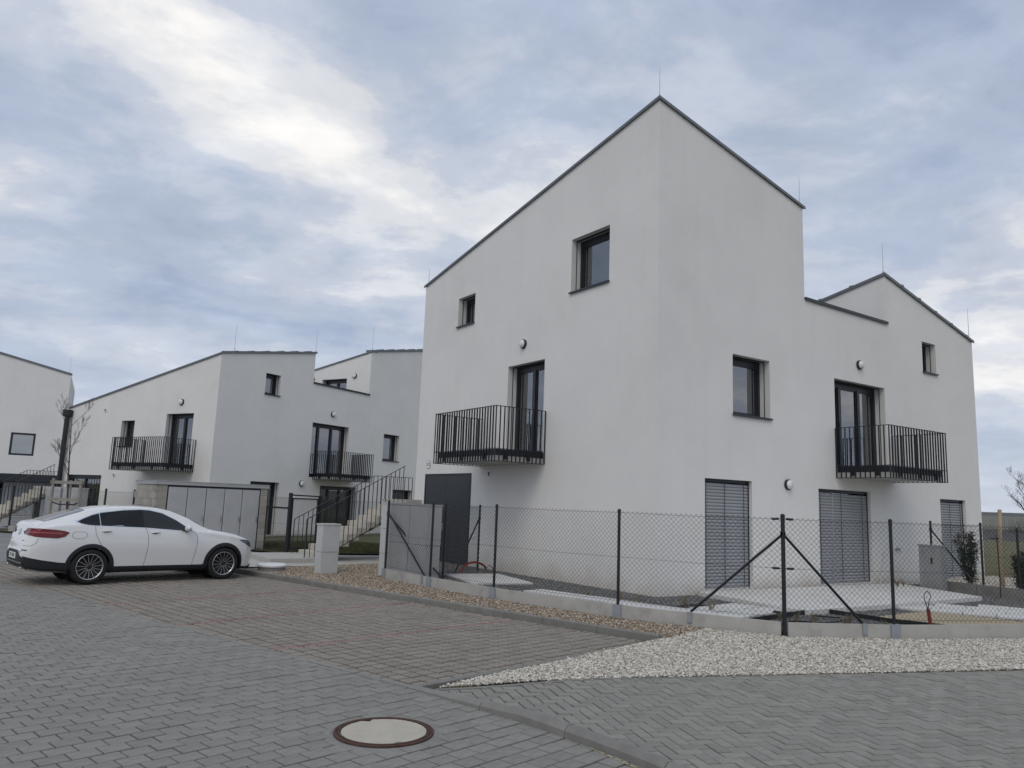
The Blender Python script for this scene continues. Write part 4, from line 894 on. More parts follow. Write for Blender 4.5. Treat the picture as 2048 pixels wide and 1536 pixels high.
# ------------------------------------------------------------------ mesh fences
def chain(root, a, b_, z0, z1, step=0.062, r=0.0019, parent_name='wire_mesh', sag=0.012):
    a = Vector((a[0], a[1], 0)); b_ = Vector((b_[0], b_[1], 0)); l = (b_-a).length; d = (b_-a)/l; n_ = Vector((-d.y, d.x, 0)); h = z1-z0; q = MB(); s = step*1.0; slope = 1.0
    k = -int(h/s)-1
    def P(u, z, o): return a+d*u+n_*o+Vector((0, 0, z))
    def wire(u0, za, u1, zb_, o):
        V = []; e = (Vector((u1-u0, zb_-za))).normalized(); px_, pz_ = -e.y*r, e.x*r
        for u, z in ((u0, za), (u1, zb_)):
            V += [P(u+px_, z+pz_, o), P(u-px_, z-pz_, o), P(u, z, o+r*1.6)]
        q.add(V, [(0, 1, 4, 3), (1, 2, 5, 4), (2, 0, 3, 5)])
    u = -h
    while u < l:
        # rising wire from (u,z0) to (u+h,z1)
        ua, za, ub, zb = u, z0, u+h, z1
        if ua < 0: za += -ua; ua = 0
        if ub > l: zb -= ub-l; ub = l
        if ub-ua > 0.01: wire(ua, za, ub, zb, 0.003); wire(ua, z1-(za-z0), ub, z1-(zb-z0), -0.003)
        u += s*1.25
    for zf in (0.985, 0.50, 0.03):
        z = z0+h*zf; m_ = P(l/2, z-sag, 0); q.tube([P(0, z, 0), m_, P(l, z, 0)], 0.0022, 4)
    return q.build(parent_name, M['black'], root, recalc=False)
def post(root, x, y, z0, z1, r=0.024):
    b = MB(); b.lathe([(r, 0), (r, z1-z0-0.02)], 14, (x, y, z0)); p = b.build('post', M['black'], root)
    b = MB(); b.lathe([(r+0.004, 0), (r+0.004, 0.04), (r*0.6, 0.055), (0.001, 0.058)], 14, (x, y, z1-0.045)); b.build('post_cap', M['black'], p); return p
def brace(root, a, b_):
    q = MB(); q.tube([a, b_], 0.019, 10); o = q.build('brace', M['black'], root); q = MB(); q.box((a[0], a[1], a[2]), 0.06, 0.05, 0.05); q.build('clamp', M['black'], o)
F1 = empty('mesh_fence', (3.92, 11.03, 0.1), 'black wire mesh fence on a concrete plinth round the corner house garden', 'fence')
for i in range(len(FP)-1):
    a, b_ = Vector((*FP[i], 0)), Vector((*FP[i+1], 0)); d = (b_-a).normalized(); n_ = Vector((-d.y, d.x, 0))
    q = MB(); ga = 0.045; A_, B_ = a+d*ga, b_-d*ga
    q.hexa([V2(A_+n_*0.025, -0.05), V2(B_+n_*0.025, -0.05), V2(B_-n_*0.025, -0.05), V2(A_-n_*0.025, -0.05), V2(A_+n_*0.02, 0.29), V2(B_+n_*0.02, 0.29), V2(B_-n_*0.02, 0.29), V2(A_-n_*0.02, 0.29)])
    q.build('plinth_panel', M['concrete'], F1)
    chain(F1, FP[i], FP[i+1], 0.315, 1.73)
hm = None
for i, (x, y) in enumerate(FP):
    corner = (i == 4)
    post(F1, x, y, 0.02, 1.77 if corner else 1.755, 0.029 if corner else 0.024)
    if not corner:
        a = Vector((*FP[max(0, i-1)], 0)); b_ = Vector((*FP[min(len(FP)-1, i+1)], 0)); d = (b_-a).normalized()
        if hm is None:
            q = MB(); q.hexa([(-0.075, -0.05, -0.05), (0.075, -0.05, -0.05), (0.075, 0.05, -0.05), (-0.075, 0.05, -0.05), (-0.07, -0.045, 0.30), (0.07, -0.045, 0.30), (0.07, 0.045, 0.30), (-0.07, 0.045, 0.30)]); hm = q.mesh('plinth_holder', M['holder'])
        inst('plinth_holder', hm, F1, (x, y, 0.0), math.atan2(d.y, d.x))
def along(i, t, off=0.0):
    a, b_ = Vector((*FP[i], 0)), Vector((*FP[i+1], 0)); d = (b_-a).normalized(); return a.lerp(b_, t)+Vector((-d.y, d.x, 0))*off
c3 = Vector((*FP[4], 0))
brace(F1, V2(c3, 1.50), V2(along(3, 0.46, 0.04), 0.30)); brace(F1, V2(c3, 1.50), V2(along(4, 0.72, 0.04), 0.30))
brace(F1, V2(Vector((*FP[0], 0)), 1.50), V2(along(0, 0.86, 0.04), 0.28)); brace(F1, V2(Vector((*FP[0], 0)), 1.45), V2(along(0, 0.92, 0.40), 0.22))
for p, side in ((along(3, 0.46, -0.03), 3), (along(4, 0.72, -0.03), 4), (along(0, 0.86, -0.03), 0)):
    q = MB(); d = Vector((FP[side+1][0]-FP[side][0], FP[side+1][1]-FP[side][1], 0)).normalized(); q.box((p.x, p.y, 0.225), 0.07, 0.03, 0.15, math.atan2(d.y, d.x)); q.build('brace_foot', M['holder'], F1)
# tensioners at the corner post
for z in (1.71, 1.02, 0.42):
    for i, s in ((3, -1), (4, 1)):
        d = Vector((FP[i+1][0]-FP[i][0], FP[i+1][1]-FP[i][1], 0)).normalized()*s; q = MB()
        q.tube([c3+d*0.03+Vector((0, 0, z)), c3+d*0.06+Vector((0, 0, z))], 0.007, 6); q.tube([c3+d*0.055+Vector((0, 0, z)), c3+d*0.15+Vector((0, 0, z-0.005*(z > 1.5)))], 0.017, 8); q.build('tensioner', M['black'], F1)
# return of the fence towards the steel door: a pair of posts with a brace
F2 = empty('return_fence', (-0.72, 18.3, 0.1), 'short wire mesh return between fence and house wall with one slanting brace', 'fence')
ra_, rb_ = (-1.20, 15.85), (-0.66, 18.75)
post(F2, -1.30, 16.45, 0.16, 1.74); post(F2, *rb_, 0.16, 1.72); chain(F2, (-1.30, 16.45), rb_, 0.22, 1.68); brace(F2, (rb_[0], rb_[1], 1.42), (-1.12, 17.45, 0.22))
# divider fence at the far end of the garden, on a low plinth
F3 = empty('divider_fence', (9.9, 18.7, 0.1), 'low concrete kerb wall with mesh fence dividing the two gardens', 'fence')
pa, pb = Vector((9.88, 18.55, 0)), Vector((11.65, 15.0, 0)); d = (pb-pa).normalized(); n_ = Vector((-d.y, d.x, 0))
k = 0
for t0, t1 in ((0, 0.33), (0.335, 0.66), (0.665, 1.0)):
    q = MB(); A_, B_ = pa.lerp(pb, t0), pa.lerp(pb, t1); q.hexa([V2(A_+n_*0.04, 0.0), V2(B_+n_*0.04, 0.0), V2(B_-n_*0.04, 0.0), V2(A_-n_*0.04, 0.0), V2(A_+n_*0.04, 0.40), V2(B_+n_*0.04, 0.40), V2(B_-n_*0.04, 0.40), V2(A_-n_*0.04, 0.40)]); q.build('plinth_panel', M['conc_dark'], F3)
for p, zt in (((10.02, 18.35), 1.74), ((10.55, 17.28), 1.74), ((10.88, 16.55), 1.66)): post(F3, *p, 0.2, zt)
brace(F3, (10.02, 18.35, 1.55), (10.45, 17.5, 0.45)); chain(F3, (10.02, 18.35), (10.55, 17.28), 0.42, 1.70); chain(F3, (10.55, 17.28), (10.88, 16.55), 0.42, 1.64); chain(F3, (10.88, 16.55), (11.6, 15.1), 0.42, 1.64)
# garden gate beside the shed
G1 = empty('garden_gate', (-6.30, 22.50, 0.15), 'narrow black framed mesh gate between the shed and the stair', 'gate')
g0, g1 = Vector((-6.30, 22.50, 0)), Vector((-5.72, 23.65, 0)); d = (g1-g0).normalized()
for p, h in ((g0, 1.86), (g1, 1.80)):
    q = MB(); q.box((p.x, p.y, 0.1+(h-0.1)/2), 0.08, 0.08, h-0.1, math.atan2(d.y, d.x)); q.build('gate_post', M['black'], G1)
q = MB(); A_, B_ = g0+d*0.10, g1-d*0.10
q.bar(V2(A_, 0.27), V2(B_, 0.27), 0.03, 0.04); q.bar(V2(A_, 1.70), V2(B_, 1.70), 0.03, 0.04); q.bar(V2(A_, 0.25), V2(A_, 1.72), 0.04, 0.04); q.bar(V2(B_, 0.25), V2(B_, 1.72), 0.04, 0.04); q.build('gate_frame', M['black'], G1)
q = MB(); q.bar(V2(g0, 1.80), V2(g1, 1.78), 0.04, 0.04); q.build('gate_lintel', M['black'], G1)
q = MB(); q.box((B_.x, B_.y, 1.05), 0.05, 0.07, 0.16); q.build('lock', M['black'], G1)
chain(G1, A_, B_, 0.29, 1.68, r=0.0022)
F4 = empty('gate_side_fence', (-6.8, 22.9, 0.1), 'short mesh panel with top bar joining shed and garden gate', 'fence')
s0 = Vector((-7.22, 23.36, 0)); q = MB(); q.bar(V2(s0, 1.42), V2(g0, 1.42), 0.04, 0.05); q.bar(V2(s0, 0.12), V2(s0, 1.45), 0.03, 0.03); q.build('top_bar', M['black'], F4); chain(F4, s0, g0, 0.2, 1.74, r=0.0022)
F5 = empty('rear_garden_fence', (-4.6, 24.6, 0.1), 'wire mesh fence running behind the stair', 'fence'); chain(F5, (-5.6, 23.9), (-2.95, 25.6), 0.25, 1.7); post(F5, -5.6, 23.9, 0.1, 1.78); post(F5, -2.95, 25.6, 0.1, 1.75)
# fence of the rear house, seen over the car roof
F6 = empty('rear_house_fence', GL.P(3, 2.9, 0.1), 'wire mesh fence with black posts behind the car roof', 'fence')
us = [0.2, 1.75, 2.45, 3.85, 5.6, 7.4]
for u in us: p = GL.P(u, 2.9, 0); post(F6, p.x, p.y, 0.05, 1.78, 0.035)
for a, b_ in zip(us, us[1:]): chain(F6, GL.P(a, 2.9, 0), GL.P(b_, 2.9, 0), 0.25, 1.7)
brace(F6, GL.P(2.45, 2.9, 1.5), GL.P(3.4, 2.85, 0.3)); q = MB(); fbox(q, GL, 0.2, 7.4, 2.87, 2.93, 0.0, 0.25); q.build('plinth_panel', M['concrete'], F6)

# ------------------------------------------------------------------ shed with ribbed doors
sR = Vector((-7.27, 23.42, 0)); sa = 41.0; SD = dirv(sa); SN = Vector((SD.y, -SD.x, 0)); FS = Face((sR-SD*3.14).to_tuple()[:2], SD, SN)
SH = empty('bin_shed', FS.P(0, 0, 0), 'low block shed with five ribbed grey doors behind the white car', 'shed')
b = MB(); fbox(b, FS, 0.06, 3.13, -1.75, -0.36, 0.0, 1.9); b.build('core', M['conc_dark'], SH)
q = MB(); q.box((0, 0, 0), 0.385, 0.15, 0.19); blm = q.mesh('block', M['block']); q = MB(); q.box((0, 0, 0), 0.185, 0.15, 0.19); blh = q.mesh('block', M['block']); q = MB(); q.box((0, 0, 0), 0.30, 0.30, 0.19); bld = q.mesh('block', M['block'])
rs = math.atan2(SD.y, SD.x)
for k in range(10):
    z = 0.1+k*0.195
    # left side wall, courses of blocks running back
    n = 0; o = -0.02-(0.2 if k % 2 else 0.0)
    if k % 2: p = FS.P(0.0, -0.10, z); inst('block', blh, SH, p, rs+math.pi/2)
    while o > -1.6:
        p = FS.P(0.0, o-0.1925-0.005, z); inst('block', blm, SH, p, rs+math.pi/2); o -= 0.393
    for u in (0.11, 3.03):
        p = FS.P(u+0.001, -0.13, z); q = inst('block', bld, SH, p, rs, scale=(0.82 if u < 1 else 0.72, 0.9, 1))
b = MB(); fbox(b, FS, -0.10, 3.17, -1.85, 0.04, 1.96, 2.05); fbox(b, FS, -0.11, 3.18, -1.86, 0.05, 2.05, 2.07); b.build('roof_cap', M['cab_mid'], SH)
b = MB(); fbox(b, FS, 0.24, 2.92, -0.02, 0.0, 0.10, 0.15); fbox(b, FS, 0.24, 2.92, -0.02, 0.0, 1.90, 1.955); fbox(b, FS, 0.235, 0.262, -0.02, 0.01, 0.1, 1.955); fbox(b, FS, 2.90, 2.925, -0.02, 0.005, 0.1, 1.955); b.build('door_frame', M['frame'], SH)
for k in range(5):
    u0, u1 = 0.27+k*0.528, 0.27+(k+1)*0.528-0.022; b = MB(); fbox(b, FS, u0, u1, -0.02, 0.012, 0.15, 1.90); d_ = b.build('door', M['panel'], SH)
    b = MB()
    for j in range(12):
        x = u0+0.02+(u1-u0-0.04)*(j+0.5)/12; fbox(b, FS, x-0.011, x+0.011, 0.012, 0.018, 0.16, 1.89)
    b.build('ribs', M['panel'], d_); b = MB(); fbox(b, FS, u1-0.05, u1-0.03, 0.012, 0.05, 0.98, 1.06); fbox(b, FS, u1-0.055, u1-0.025, 0.012, 0.03, 1.08, 1.12); b.build('latch', M['steel'], d_)

# ------------------------------------------------------------------ cabinets and pillars
def cabinet(name, label, c, w, dpt, h, rz, z0=0.05, mt=None, seams=(0.5,), cat='cabinet', group=None, slope=0.0):
    root = empty(name, (c[0], c[1], z0), label, cat, group); mt = mt or M['cabinet']; R_ = Matrix.Rotation(rz, 3, 'Z')
    zs = [0] + list(seams) + [1]
    for a, b_ in zip(zs, zs[1:]):
        q = MB(); s = 1.0 if a > 0 else 0.985; q.box((c[0], c[1], z0+h*(a+b_)/2), w*s, dpt*s, h*(b_-a)-0.008, rz); o = q.build('cabinet_body', mt, root)
    q = MB(); q.box((c[0], c[1], z0+h+0.012), w+0.03, dpt+0.03, 0.032, rz); q.build('cabinet_lid', mt, root)
    q = MB(); q.box((c[0], c[1], z0+h*0.5), w*0.93, dpt*0.93, h*0.98, rz); q.build('cabinet_core', M['frame'], root)
    return root
cabinet('meter_pillar', 'pale grey meter pillar standing alone in the brown gravel by the stair', (-4.02, 17.62), 0.42, 0.30, 1.10, math.radians(40), 0.06, seams=(0.46,), cat='pillar')
fd = Vector((FP[1][0]-FP[0][0], FP[1][1]-FP[0][1], 0)).normalized(); fn = Vector((-fd.y, fd.x, 0)); c = Vector((*FP[0], 0))+fd*0.64+fn*0.30
U1 = cabinet('meter_cabinet', 'long pale grey utility cabinet behind the first bay of the mesh fence', (c.x-0.02, c.y+0.02), 1.66, 0.34, 1.62, math.atan2(fd.y, fd.x), 0.06, mt=M['cab_mid'], seams=(0.5,))
cp = Vector((*FP[0], 0))-fd*0.34+fn*0.26; cabinet('end_pillar', 'pale grey pillar at the end of the mesh fence beside the long cabinet', (cp.x, cp.y), 0.24, 0.36, 1.63, math.atan2(fd.y, fd.x), 0.06, seams=(0.33, 0.66), cat='pillar')
for k in (0.1,):
    q = MB(); p = c+fd*k-fn*0.172; q.box((p.x-0.02, p.y+0.02, 0.9), 0.012, 0.012, 1.5, math.atan2(fd.y, fd.x)); q.build('seam_strip', M['holder'], U1)
for k, (u, w) in enumerate(((4.2, 1.0), (5.3, 0.9))):
    p = GL.P(u, 2.45, 0); cabinet('meter_cabinet', ('wide grey utility cabinet behind the mesh fence of the rear house', 'grey utility cabinet next to the tree stakes of the rear house')[k], (p.x, p.y), w, 0.35, 1.75, math.atan2(GL.D.y, GL.D.x), 0.0, seams=())
p = GL.P(7.6, 4.2, 0); cabinet('meter_pillar', 'small pale cabinet at the foot of the far stair', (p.x, p.y), 0.62, 0.4, 1.15, math.atan2(GL.D.y, GL.D.x), 0.0, seams=())
EC = cabinet('electric_cabinet', 'grey electric cabinet with a black handle by the patio', (9.72, 17.78), 0.50, 0.24, 1.0, math.radians(-58), 0.18, mt=M['cab_grey'], seams=(), cat='cabinet')
ex = dirv(-58); en = Vector((ex.y, -ex.x, 0)); en = en if en.dot(Vector((-9.7, -17.8, 0))) > 0 else -en
for u, z, w, h, mt in ((0.05, 0.86, 0.03, 0.13, 'black'), (-0.14, 1.06, 0.05, 0.05, 'holder'), (0.09, 1.1, 0.05, 0.03, 'holder')):
    q = MB(); p = Vector((9.72, 17.78, z))+ex*u+en*0.125; q.box(p, w, 0.025, h, math.radians(-58)); q.build('handle' if mt == 'black' else 'lock', M[mt], EC)

# ------------------------------------------------------------------ manhole and lid
MH = empty('manhole', (MAN[0], MAN[1], 0), 'round manhole cover with rusty iron ring and cream concrete centre', 'manhole')
b = MB(); b.lathe([(0.385, -0.03), (0.385, 0.004), (0.366, 0.007), (0.362, 0.001), (0.354, 0.001), (0.351, 0.008), (0.338, 0.009), (0.335, 0.0), (0.335, -0.03)], 72, (MAN[0], MAN[1], 0.006)); b.build('ring', M['rust'], MH)
b = MB(); b.lathe([(0.455, -0.03), (0.455, -0.0045), (0.38, -0.0035), (0.38, -0.03)], 48, (MAN[0], MAN[1], 0.0)); b.build('collar', M['conc_dark'], MH)
b = MB(); V = [(MAN[0], MAN[1], 0.010)]; n = 96
for k in range(n):
    a = 2*math.pi*k/n; r = 0.327+rng.uniform(-0.004, 0.003)
    for ac, w_ in ((-1.05, 0.10), (2.15, 0.09)):
        dd = abs((a-ac+math.pi) % (2*math.pi)-math.pi)
        if dd < w_: r -= 0.035*(1-(dd/w_)**4)
    V.append((MAN[0]+r*math.cos(a), MAN[1]+r*math.sin(a), 0.009))
b.add(V, [(0, 1+k, 1+(k+1) % n) for k in range(n)]); V2_ = [(x, y, -0.02) for x, y, z in V[1:]]; b.add(V[1:]+V2_, [(k, (k+1) % n, n+(k+1) % n, n+k) for k in range(n)]); b.build('concrete_centre', M['lid'], MH)
b = MB(); b.lathe([(0.337, -0.03), (0.337, -0.006), (0.0001, -0.006)], 48, (MAN[0], MAN[1], 0)); b.build('cover_plate', M['rust'], MH)
LD = empty('inspection_lid', (-5.32, 17.80, 0.05), 'round white inspection lid rising from the brown gravel near the car bonnet', 'lid')
b = MB(); b.lathe([(0.30, 0.0), (0.30, 0.13)], 40, (-5.30, 17.85, 0.05)); b.build('shaft', M['conc_dark'], LD)
b = MB(); b.lathe([(0.325, 0.13), (0.33, 0.165), (0.30, 0.19), (0.0001, 0.195)], 40, (-5.30, 17.85, 0.05)); b.build('lid', M['white'], LD)

# ------------------------------------------------------------------ garden hard surfaces
def slab_prism(poly, z0, z1, mt, parent, name='slab'):
    b = MB(); poly_paver(b, poly if area(poly) > 0 else poly[::-1], z0, z1, 0.006); return b.build(name, mt, parent)
patio = empty('patio', (5, 14, 0.2), kind='structure')
slab_prism([(3.70, 14.98), (4.72, 12.90), (4.95, 12.78), (7.25, 14.30), (9.75, 16.05), (9.30, 18.60)], 0.12, 0.262, M['white_slab'], patio, 'patio_slab')
pth = empty('garden_path', (2, 13.5, 0.2), kind='structure')
def row(p0, p1, w, n, ang_perp, zt=0.212):
    d = (Vector(p1)-Vector(p0)); l = d.length; d = d/l; nn = Vector((-d.y, d.x))*w; s = l/n
    for k in range(n):
        a = Vector(p0)+d*(s*k+0.006); e = Vector(p0)+d*(s*(k+1)-0.006); slab_prism([tuple(a), tuple(e), tuple(e+nn), tuple(a+nn)], 0.15, zt+rng.uniform(-0.003, 0.003), M['white_slab'], pth)
row((-0.62, 15.50), (-1.35, 17.3), -1.3, 2, 0); row((0.35, 14.55), (3.1, 11.95), 0.50, 6, 0)
row((3.30, 11.72), (4.75, 13.06), 0.50, 3, 0); row((2.92, 12.10), (4.36, 13.45), 0.50, 3, 0)
d1 = Vector((1.9, -1.12)).normalized(); d2 = Vector((-d1.y, d1.x))
for k, (a0, n_) in enumerate(((0.0, 4), (0.15, 6), (0.55, 7), (1.25, 6), (2.0, 5))):
    p0 = Vector((7.0, 14.02))+d2*(0.49*k)+d1*a0; row(tuple(p0), tuple(p0+d1*(0.5*n_)), 0.478, n_, 0)
sheet('sand_bed', [(6.0, 12.75), (6.5, 11.75), (8.1, 12.05), (8.75, 12.55), (7.35, 13.75)], 0.198, M['sandpit'])
def edging(name, pts, label, h=0.07):
    b = MB()
    for a, e in zip(pts, pts[1:]): b.bar((a[0], a[1], 0.18+h/2), (e[0], e[1], 0.18+h/2), 0.022, h)
    tag(b.build(name, M['hose']), label, 'edging')
edging('garden_edging', [(3.50, 11.52), (5.02, 12.95)], 'black plastic edging along the slabs right of the brace')
edging('garden_edging', [(5.35, 13.15), (5.95, 12.2), (6.7, 11.62)], 'black plastic edging curving in front of the sand bed')
edging('garden_edging', [(9.0, 13.25), (10.6, 14.3)], 'black plastic edging between the white slabs at the far garden')
def hose(name, pts, r, mt, label, cat, seg=6):
    P_ = [Vector(p) for p in pts]; out_ = []
    for i in range(len(P_)-1):
        p0, p1, p2, p3 = P_[max(0, i-1)], P_[i], P_[i+1], P_[min(len(P_)-1, i+2)]
        for k in range(seg):
            t = k/seg; out_.append(0.5*((2*p1)+(p2-p0)*t+(2*p0-5*p1+4*p2-p3)*t*t+(3*p1-p0-3*p2+p3)*t**3))
    out_.append(P_[-1]); b = MB(); b.tube(out_, r, 8); return tag(b.build(name, mt, smooth=True), label, cat)
hose('drip_hose', [(2.05, 13.35, 0.19), (2.7, 12.9, 0.2), (3.1, 13.2, 0.22), (3.7, 13.3, 0.19), (4.1, 13.0, 0.2)], 0.011, M['hose'], 'thin black drip hose on the chippings below the house corner', 'hose')
hose('drip_hose', [(3.95, 11.35, 0.2), (4.3, 11.75, 0.21), (4.9, 11.9, 0.19), (5.3, 12.35, 0.2), (4.9, 12.6, 0.2)], 0.011, M['hose'], 'thin black drip hose looping in the planted corner bed', 'hose')
hose('red_conduit', [(-0.98, 17.42, 0.16), (-0.92, 17.6, 0.36), (-0.72, 17.95, 0.43), (-0.52, 18.2, 0.36), (-0.45, 18.35, 0.26)], 0.025, M['redpipe'], 'arched red conduit by the steel door', 'conduit')
hose('red_conduit', [(6.17, 11.42, 0.1), (6.165, 11.42, 0.32), (6.15, 11.43, 0.50)], 0.026, M['redpipe'], 'upright red conduit with a wire loop by the sand bed', 'conduit')
hose('wire_loop', [(6.15, 11.43, 0.48), (6.17, 11.43, 0.60), (6.20, 11.43, 0.68), (6.15, 11.43, 0.745), (6.10, 11.43, 0.68), (6.12, 11.43, 0.58), (6.15, 11.43, 0.49)], 0.006, M['hose'], 'black wire loop sticking out of the upright red conduit', 'wire')
hose('wire_loop', [(-0.45, 18.35, 0.27), (-0.36, 18.36, 0.34), (-0.28, 18.36, 0.22), (-0.37, 18.3, 0.17), (-0.46, 18.33, 0.26)], 0.006, M['hose'], 'black wire curl hanging from the arched red conduit', 'wire')
hose('wall_pipe', [(8.72, 18.25, 0.22), (8.80, 18.27, 0.6), (8.86, 18.3, 0.98)], 0.02, M['cabinet'], 'pale standpipe leaning by the patio wall', 'pipe')
gravel('far_gravel', [(10.0, 18.6, .30), (11.7, 15.1, .30), (14.5, 17.0, .30), (13.4, 21.5, .30), (11.6, 20.3, .30)], [(0, 1, 2, 3, 4)], M['earth_w'], GW, 'white gravel behind the low divider wall of the neighbouring garden')
# walkway, lawn and strip by the rear house
sheet('walkway', [(-7.4, 17.6), (-5.9, 18.35), (-4.6, 19.3), (-2.9, 21.0), (-2.6, 22.3), (-4.2, 24.3), (-6.2, 22.6), (-7.3, 23.5), (-10.5, 22.9), (-9.4, 20.7)], 0.105, M['concrete'])
lawn = sheet('lawn', [(-8.4, 23.5), (-6.2, 22.4), (-2.4, 24.2), (1.0, 28.0), (-4.0, 40), (-12, 29.2)], 0.16, M['grass'])
sheet('gravel_apron', [(-11.9, 28.0), (-10.9, 27.5), (-2.8, 40.7), (-4.6, 41)], 0.185, M['earth_w'])
sheet('rear_paving', [(-9.6, 20.98), (-12.6, 17.7), (-40, 41), (-40, 75), (-20, 46), (-22, 34), (-15.5, 28.2)], -0.004, M['far_pave'])
sheet('rear_garden', [(-12.0, 26.0), (-15.5, 28.2), (-20.2, 30.0), (-19.3, 33.4), (-11.2, 29.0), (-9.8, 27.0), (-7.6, 23.8), (-10.4, 22.9)], 0.05, M['grass'])
# grass blades
def blades(name, poly, n, h0, h1, mt, z, label):
    b = MB(); xs = [p[0] for p in poly]; ys = [p[1] for p in poly]; k = 0
    def inside(x, y):
        c = False
        for (x0, y0), (x1, y1) in zip(poly, poly[1:]+poly[:1]):
            if (y0 > y) != (y1 > y) and x < (x1-x0)*(y-y0)/(y1-y0)+x0: c = not c
        return c
    while k < n:
        x, y = rng.uniform(min(xs), max(xs)), rng.uniform(min(ys), max(ys))
        if not inside(x, y): continue
        h = rng.uniform(h0, h1); a = rng.uniform(0, 6.28); w = 0.004+0.006*rng.random(); dx, dy = math.cos(a), math.sin(a); lx, ly = rng.normal(0, h*0.4, 2)
        b.add([(x-dx*w, y-dy*w, z), (x+dx*w, y+dy*w, z), (x+lx, y+ly, z+h)], [(0, 1, 2)]); k += 1
    return tag(b.build(name, mt, recalc=False), label, 'grass', kind='stuff')
blades('lawn_grass', [(-8.3, 23.55), (-6.2, 22.5), (-2.4, 24.3), (-1.0, 27.0), (-6.5, 29), (-8.6, 27.0)], 22000, 0.03, 0.10, M['grass'], 0.16, 'short winter grass on the lawn behind the stair')

# ------------------------------------------------------------------ plants
def tuft(x, y, z, label, n=26, h=0.22):
    b = MB()
    for k in range(n):
        a = rng.uniform(0, 6.28); l = h*rng.uniform(0.5, 1.1); t = rng.uniform(0.1, 0.6); w = 0.003; dx, dy = math.cos(a), math.sin(a)
        b.add([(x-dy*w, y+dx*w, z), (x+dy*w, y-dx*w, z), (x+dx*l*t*0.5+dy*w*0.6, y+dy*l*t*0.5-dx*w*0.6, z+l*0.7), (x+dx*l*t, y+dy*l*t, z+l)], [(0, 1, 2), (0, 2, 3)])
    tag(b.build('dry_tuft', M['dry'], recalc=False), label, 'plant', 'dry grass tufts in the garden beds')
for lb, spots in (('small dry grass tuft in the dark bed behind the corner post', ((4.35, 11.75, .17), (4.75, 12.1, .17), (5.05, 11.7, .17), (5.6, 11.6, .17), (4.2, 12.0, .17), (4.55, 11.55, .17), (5.25, 12.0, .17))),
                  ('small dry grass tuft in the chippings below the house corner', ((3.35, 12.75, .17), (2.3, 13.4, .17), (2.0, 13.6, .17), (1.5, 14.2, .17), (3.0, 13.1, .17))),
                  ('small dry grass tuft on the patio edge by the electric cabinet', ((8.7, 17.4, .27), (8.95, 17.6, .27)))):
    for x, y, z in spots: tuft(x, y, z, lb, rng.integers(18, 36), rng.uniform(0.13, 0.24))
def bare_tree(root, base, h, trunk_r, seed, levels=4, spread=0.5, nb=5, first=0.3, tname='trunk', cname='branches', mt=None, wrap=None, lf=1.0):
    r_ = np.random.default_rng(seed); tr, br = MB(), MB(); base = Vector(base)
    def grow(p, d, l, r, lev, mb):
        pts = [p]; rs = [r]; k = 4; cur = p.copy(); dd = d.copy()
        for i in range(k):
            dd = (dd + Vector(r_.normal(0, 0.10 if lev else 0.03, 3))).normalized(); dd = (dd+Vector((0, 0, 0.06 if lev else 0))).normalized(); cur = cur+dd*(l/k); pts.append(cur.copy()); rs.append(max(0.0025, r*(1-0.75*(i+1)/k)))
        mb.tube(pts, rs, 7 if lev == 0 else (5 if lev == 1 else 4), cap=True)
        if lev >= levels: return
        for i in range(nb if lev == 0 else max(2, nb-lev)):
            t = first+(1-first)*(i+r_.uniform(0.2, 0.9))/(nb if lev == 0 else max(2, nb-lev)); t = min(t, 0.98); q = t*k; j = int(min(k-1, q)); pp = pts[j].lerp(pts[j+1], q-j); a = r_.uniform(0, 6.28)
            side = Vector((math.cos(a), math.sin(a), r_.uniform(0.2, 0.8))).normalized(); nd = (dd*(1-spread)+side*spread).normalized()
            grow(pp, nd, l*r_.uniform(0.32, 0.55)*(1.15-0.4*t)*(lf if lev == 0 else 1.0), max(0.003, rs[j]*0.5), lev+1, br)
    grow(base, Vector((0, 0, 1)), h, trunk_r, 0, tr)
    t = tr.build(tname, mt or M['bark'], root, smooth=True); br.build(cname, mt or M['bark'], root, smooth=True, recalc=False)
tx, ty = -13.80, 24.4
ST = empty('street_tree', (tx, ty, 0), 'young leafless street tree tied to grey stakes behind the car', 'tree')
bare_tree(ST, (tx, ty, 0.0), 3.9, 0.040, 14, 3, 0.42, 8, 0.5, lf=0.62)
b = MB(); b.tube([(tx, ty, 0.3), (tx, ty, 2.0)], 0.055, 10); b.build('trunk_wrap', M['wrap'], ST)
TS = empty('tree_stakes', (tx, ty, 0), 'three grey timber stakes with crossbars and black ties around the street tree', 'tree stake')
c3p = [(tx-0.48, ty-0.10), (tx+0.44, ty-0.18), (tx+0.05, ty+0.5)]
for x, y in c3p: b = MB(); b.lathe([(0.045, 0), (0.045, 2.02), (0.03, 2.05)], 10, (x, y, 0)); b.build('stake', M['greywood'], TS)
for i in range(3):
    for z in (1.93,) if i else (1.93, 1.40):
        b = MB(); p0, p1 = Vector((*c3p[i], z)), Vector((*c3p[(i+1) % 3], z)); e = (p1-p0).normalized()*0.08; b.bar(p0-e+Vector((0, 0, i*0.003)), p1+e+Vector((0, 0, i*0.003)), 0.05, 0.09); b.build('crossbar', M['greywood'], TS)
for x, y in c3p: b = MB(); b.tube([(x, y, 1.32), ((x+tx)/2, (y+ty)/2, 1.24), (tx, ty, 1.26)], 0.02, 6); b.build('tie', M['hose'], TS)
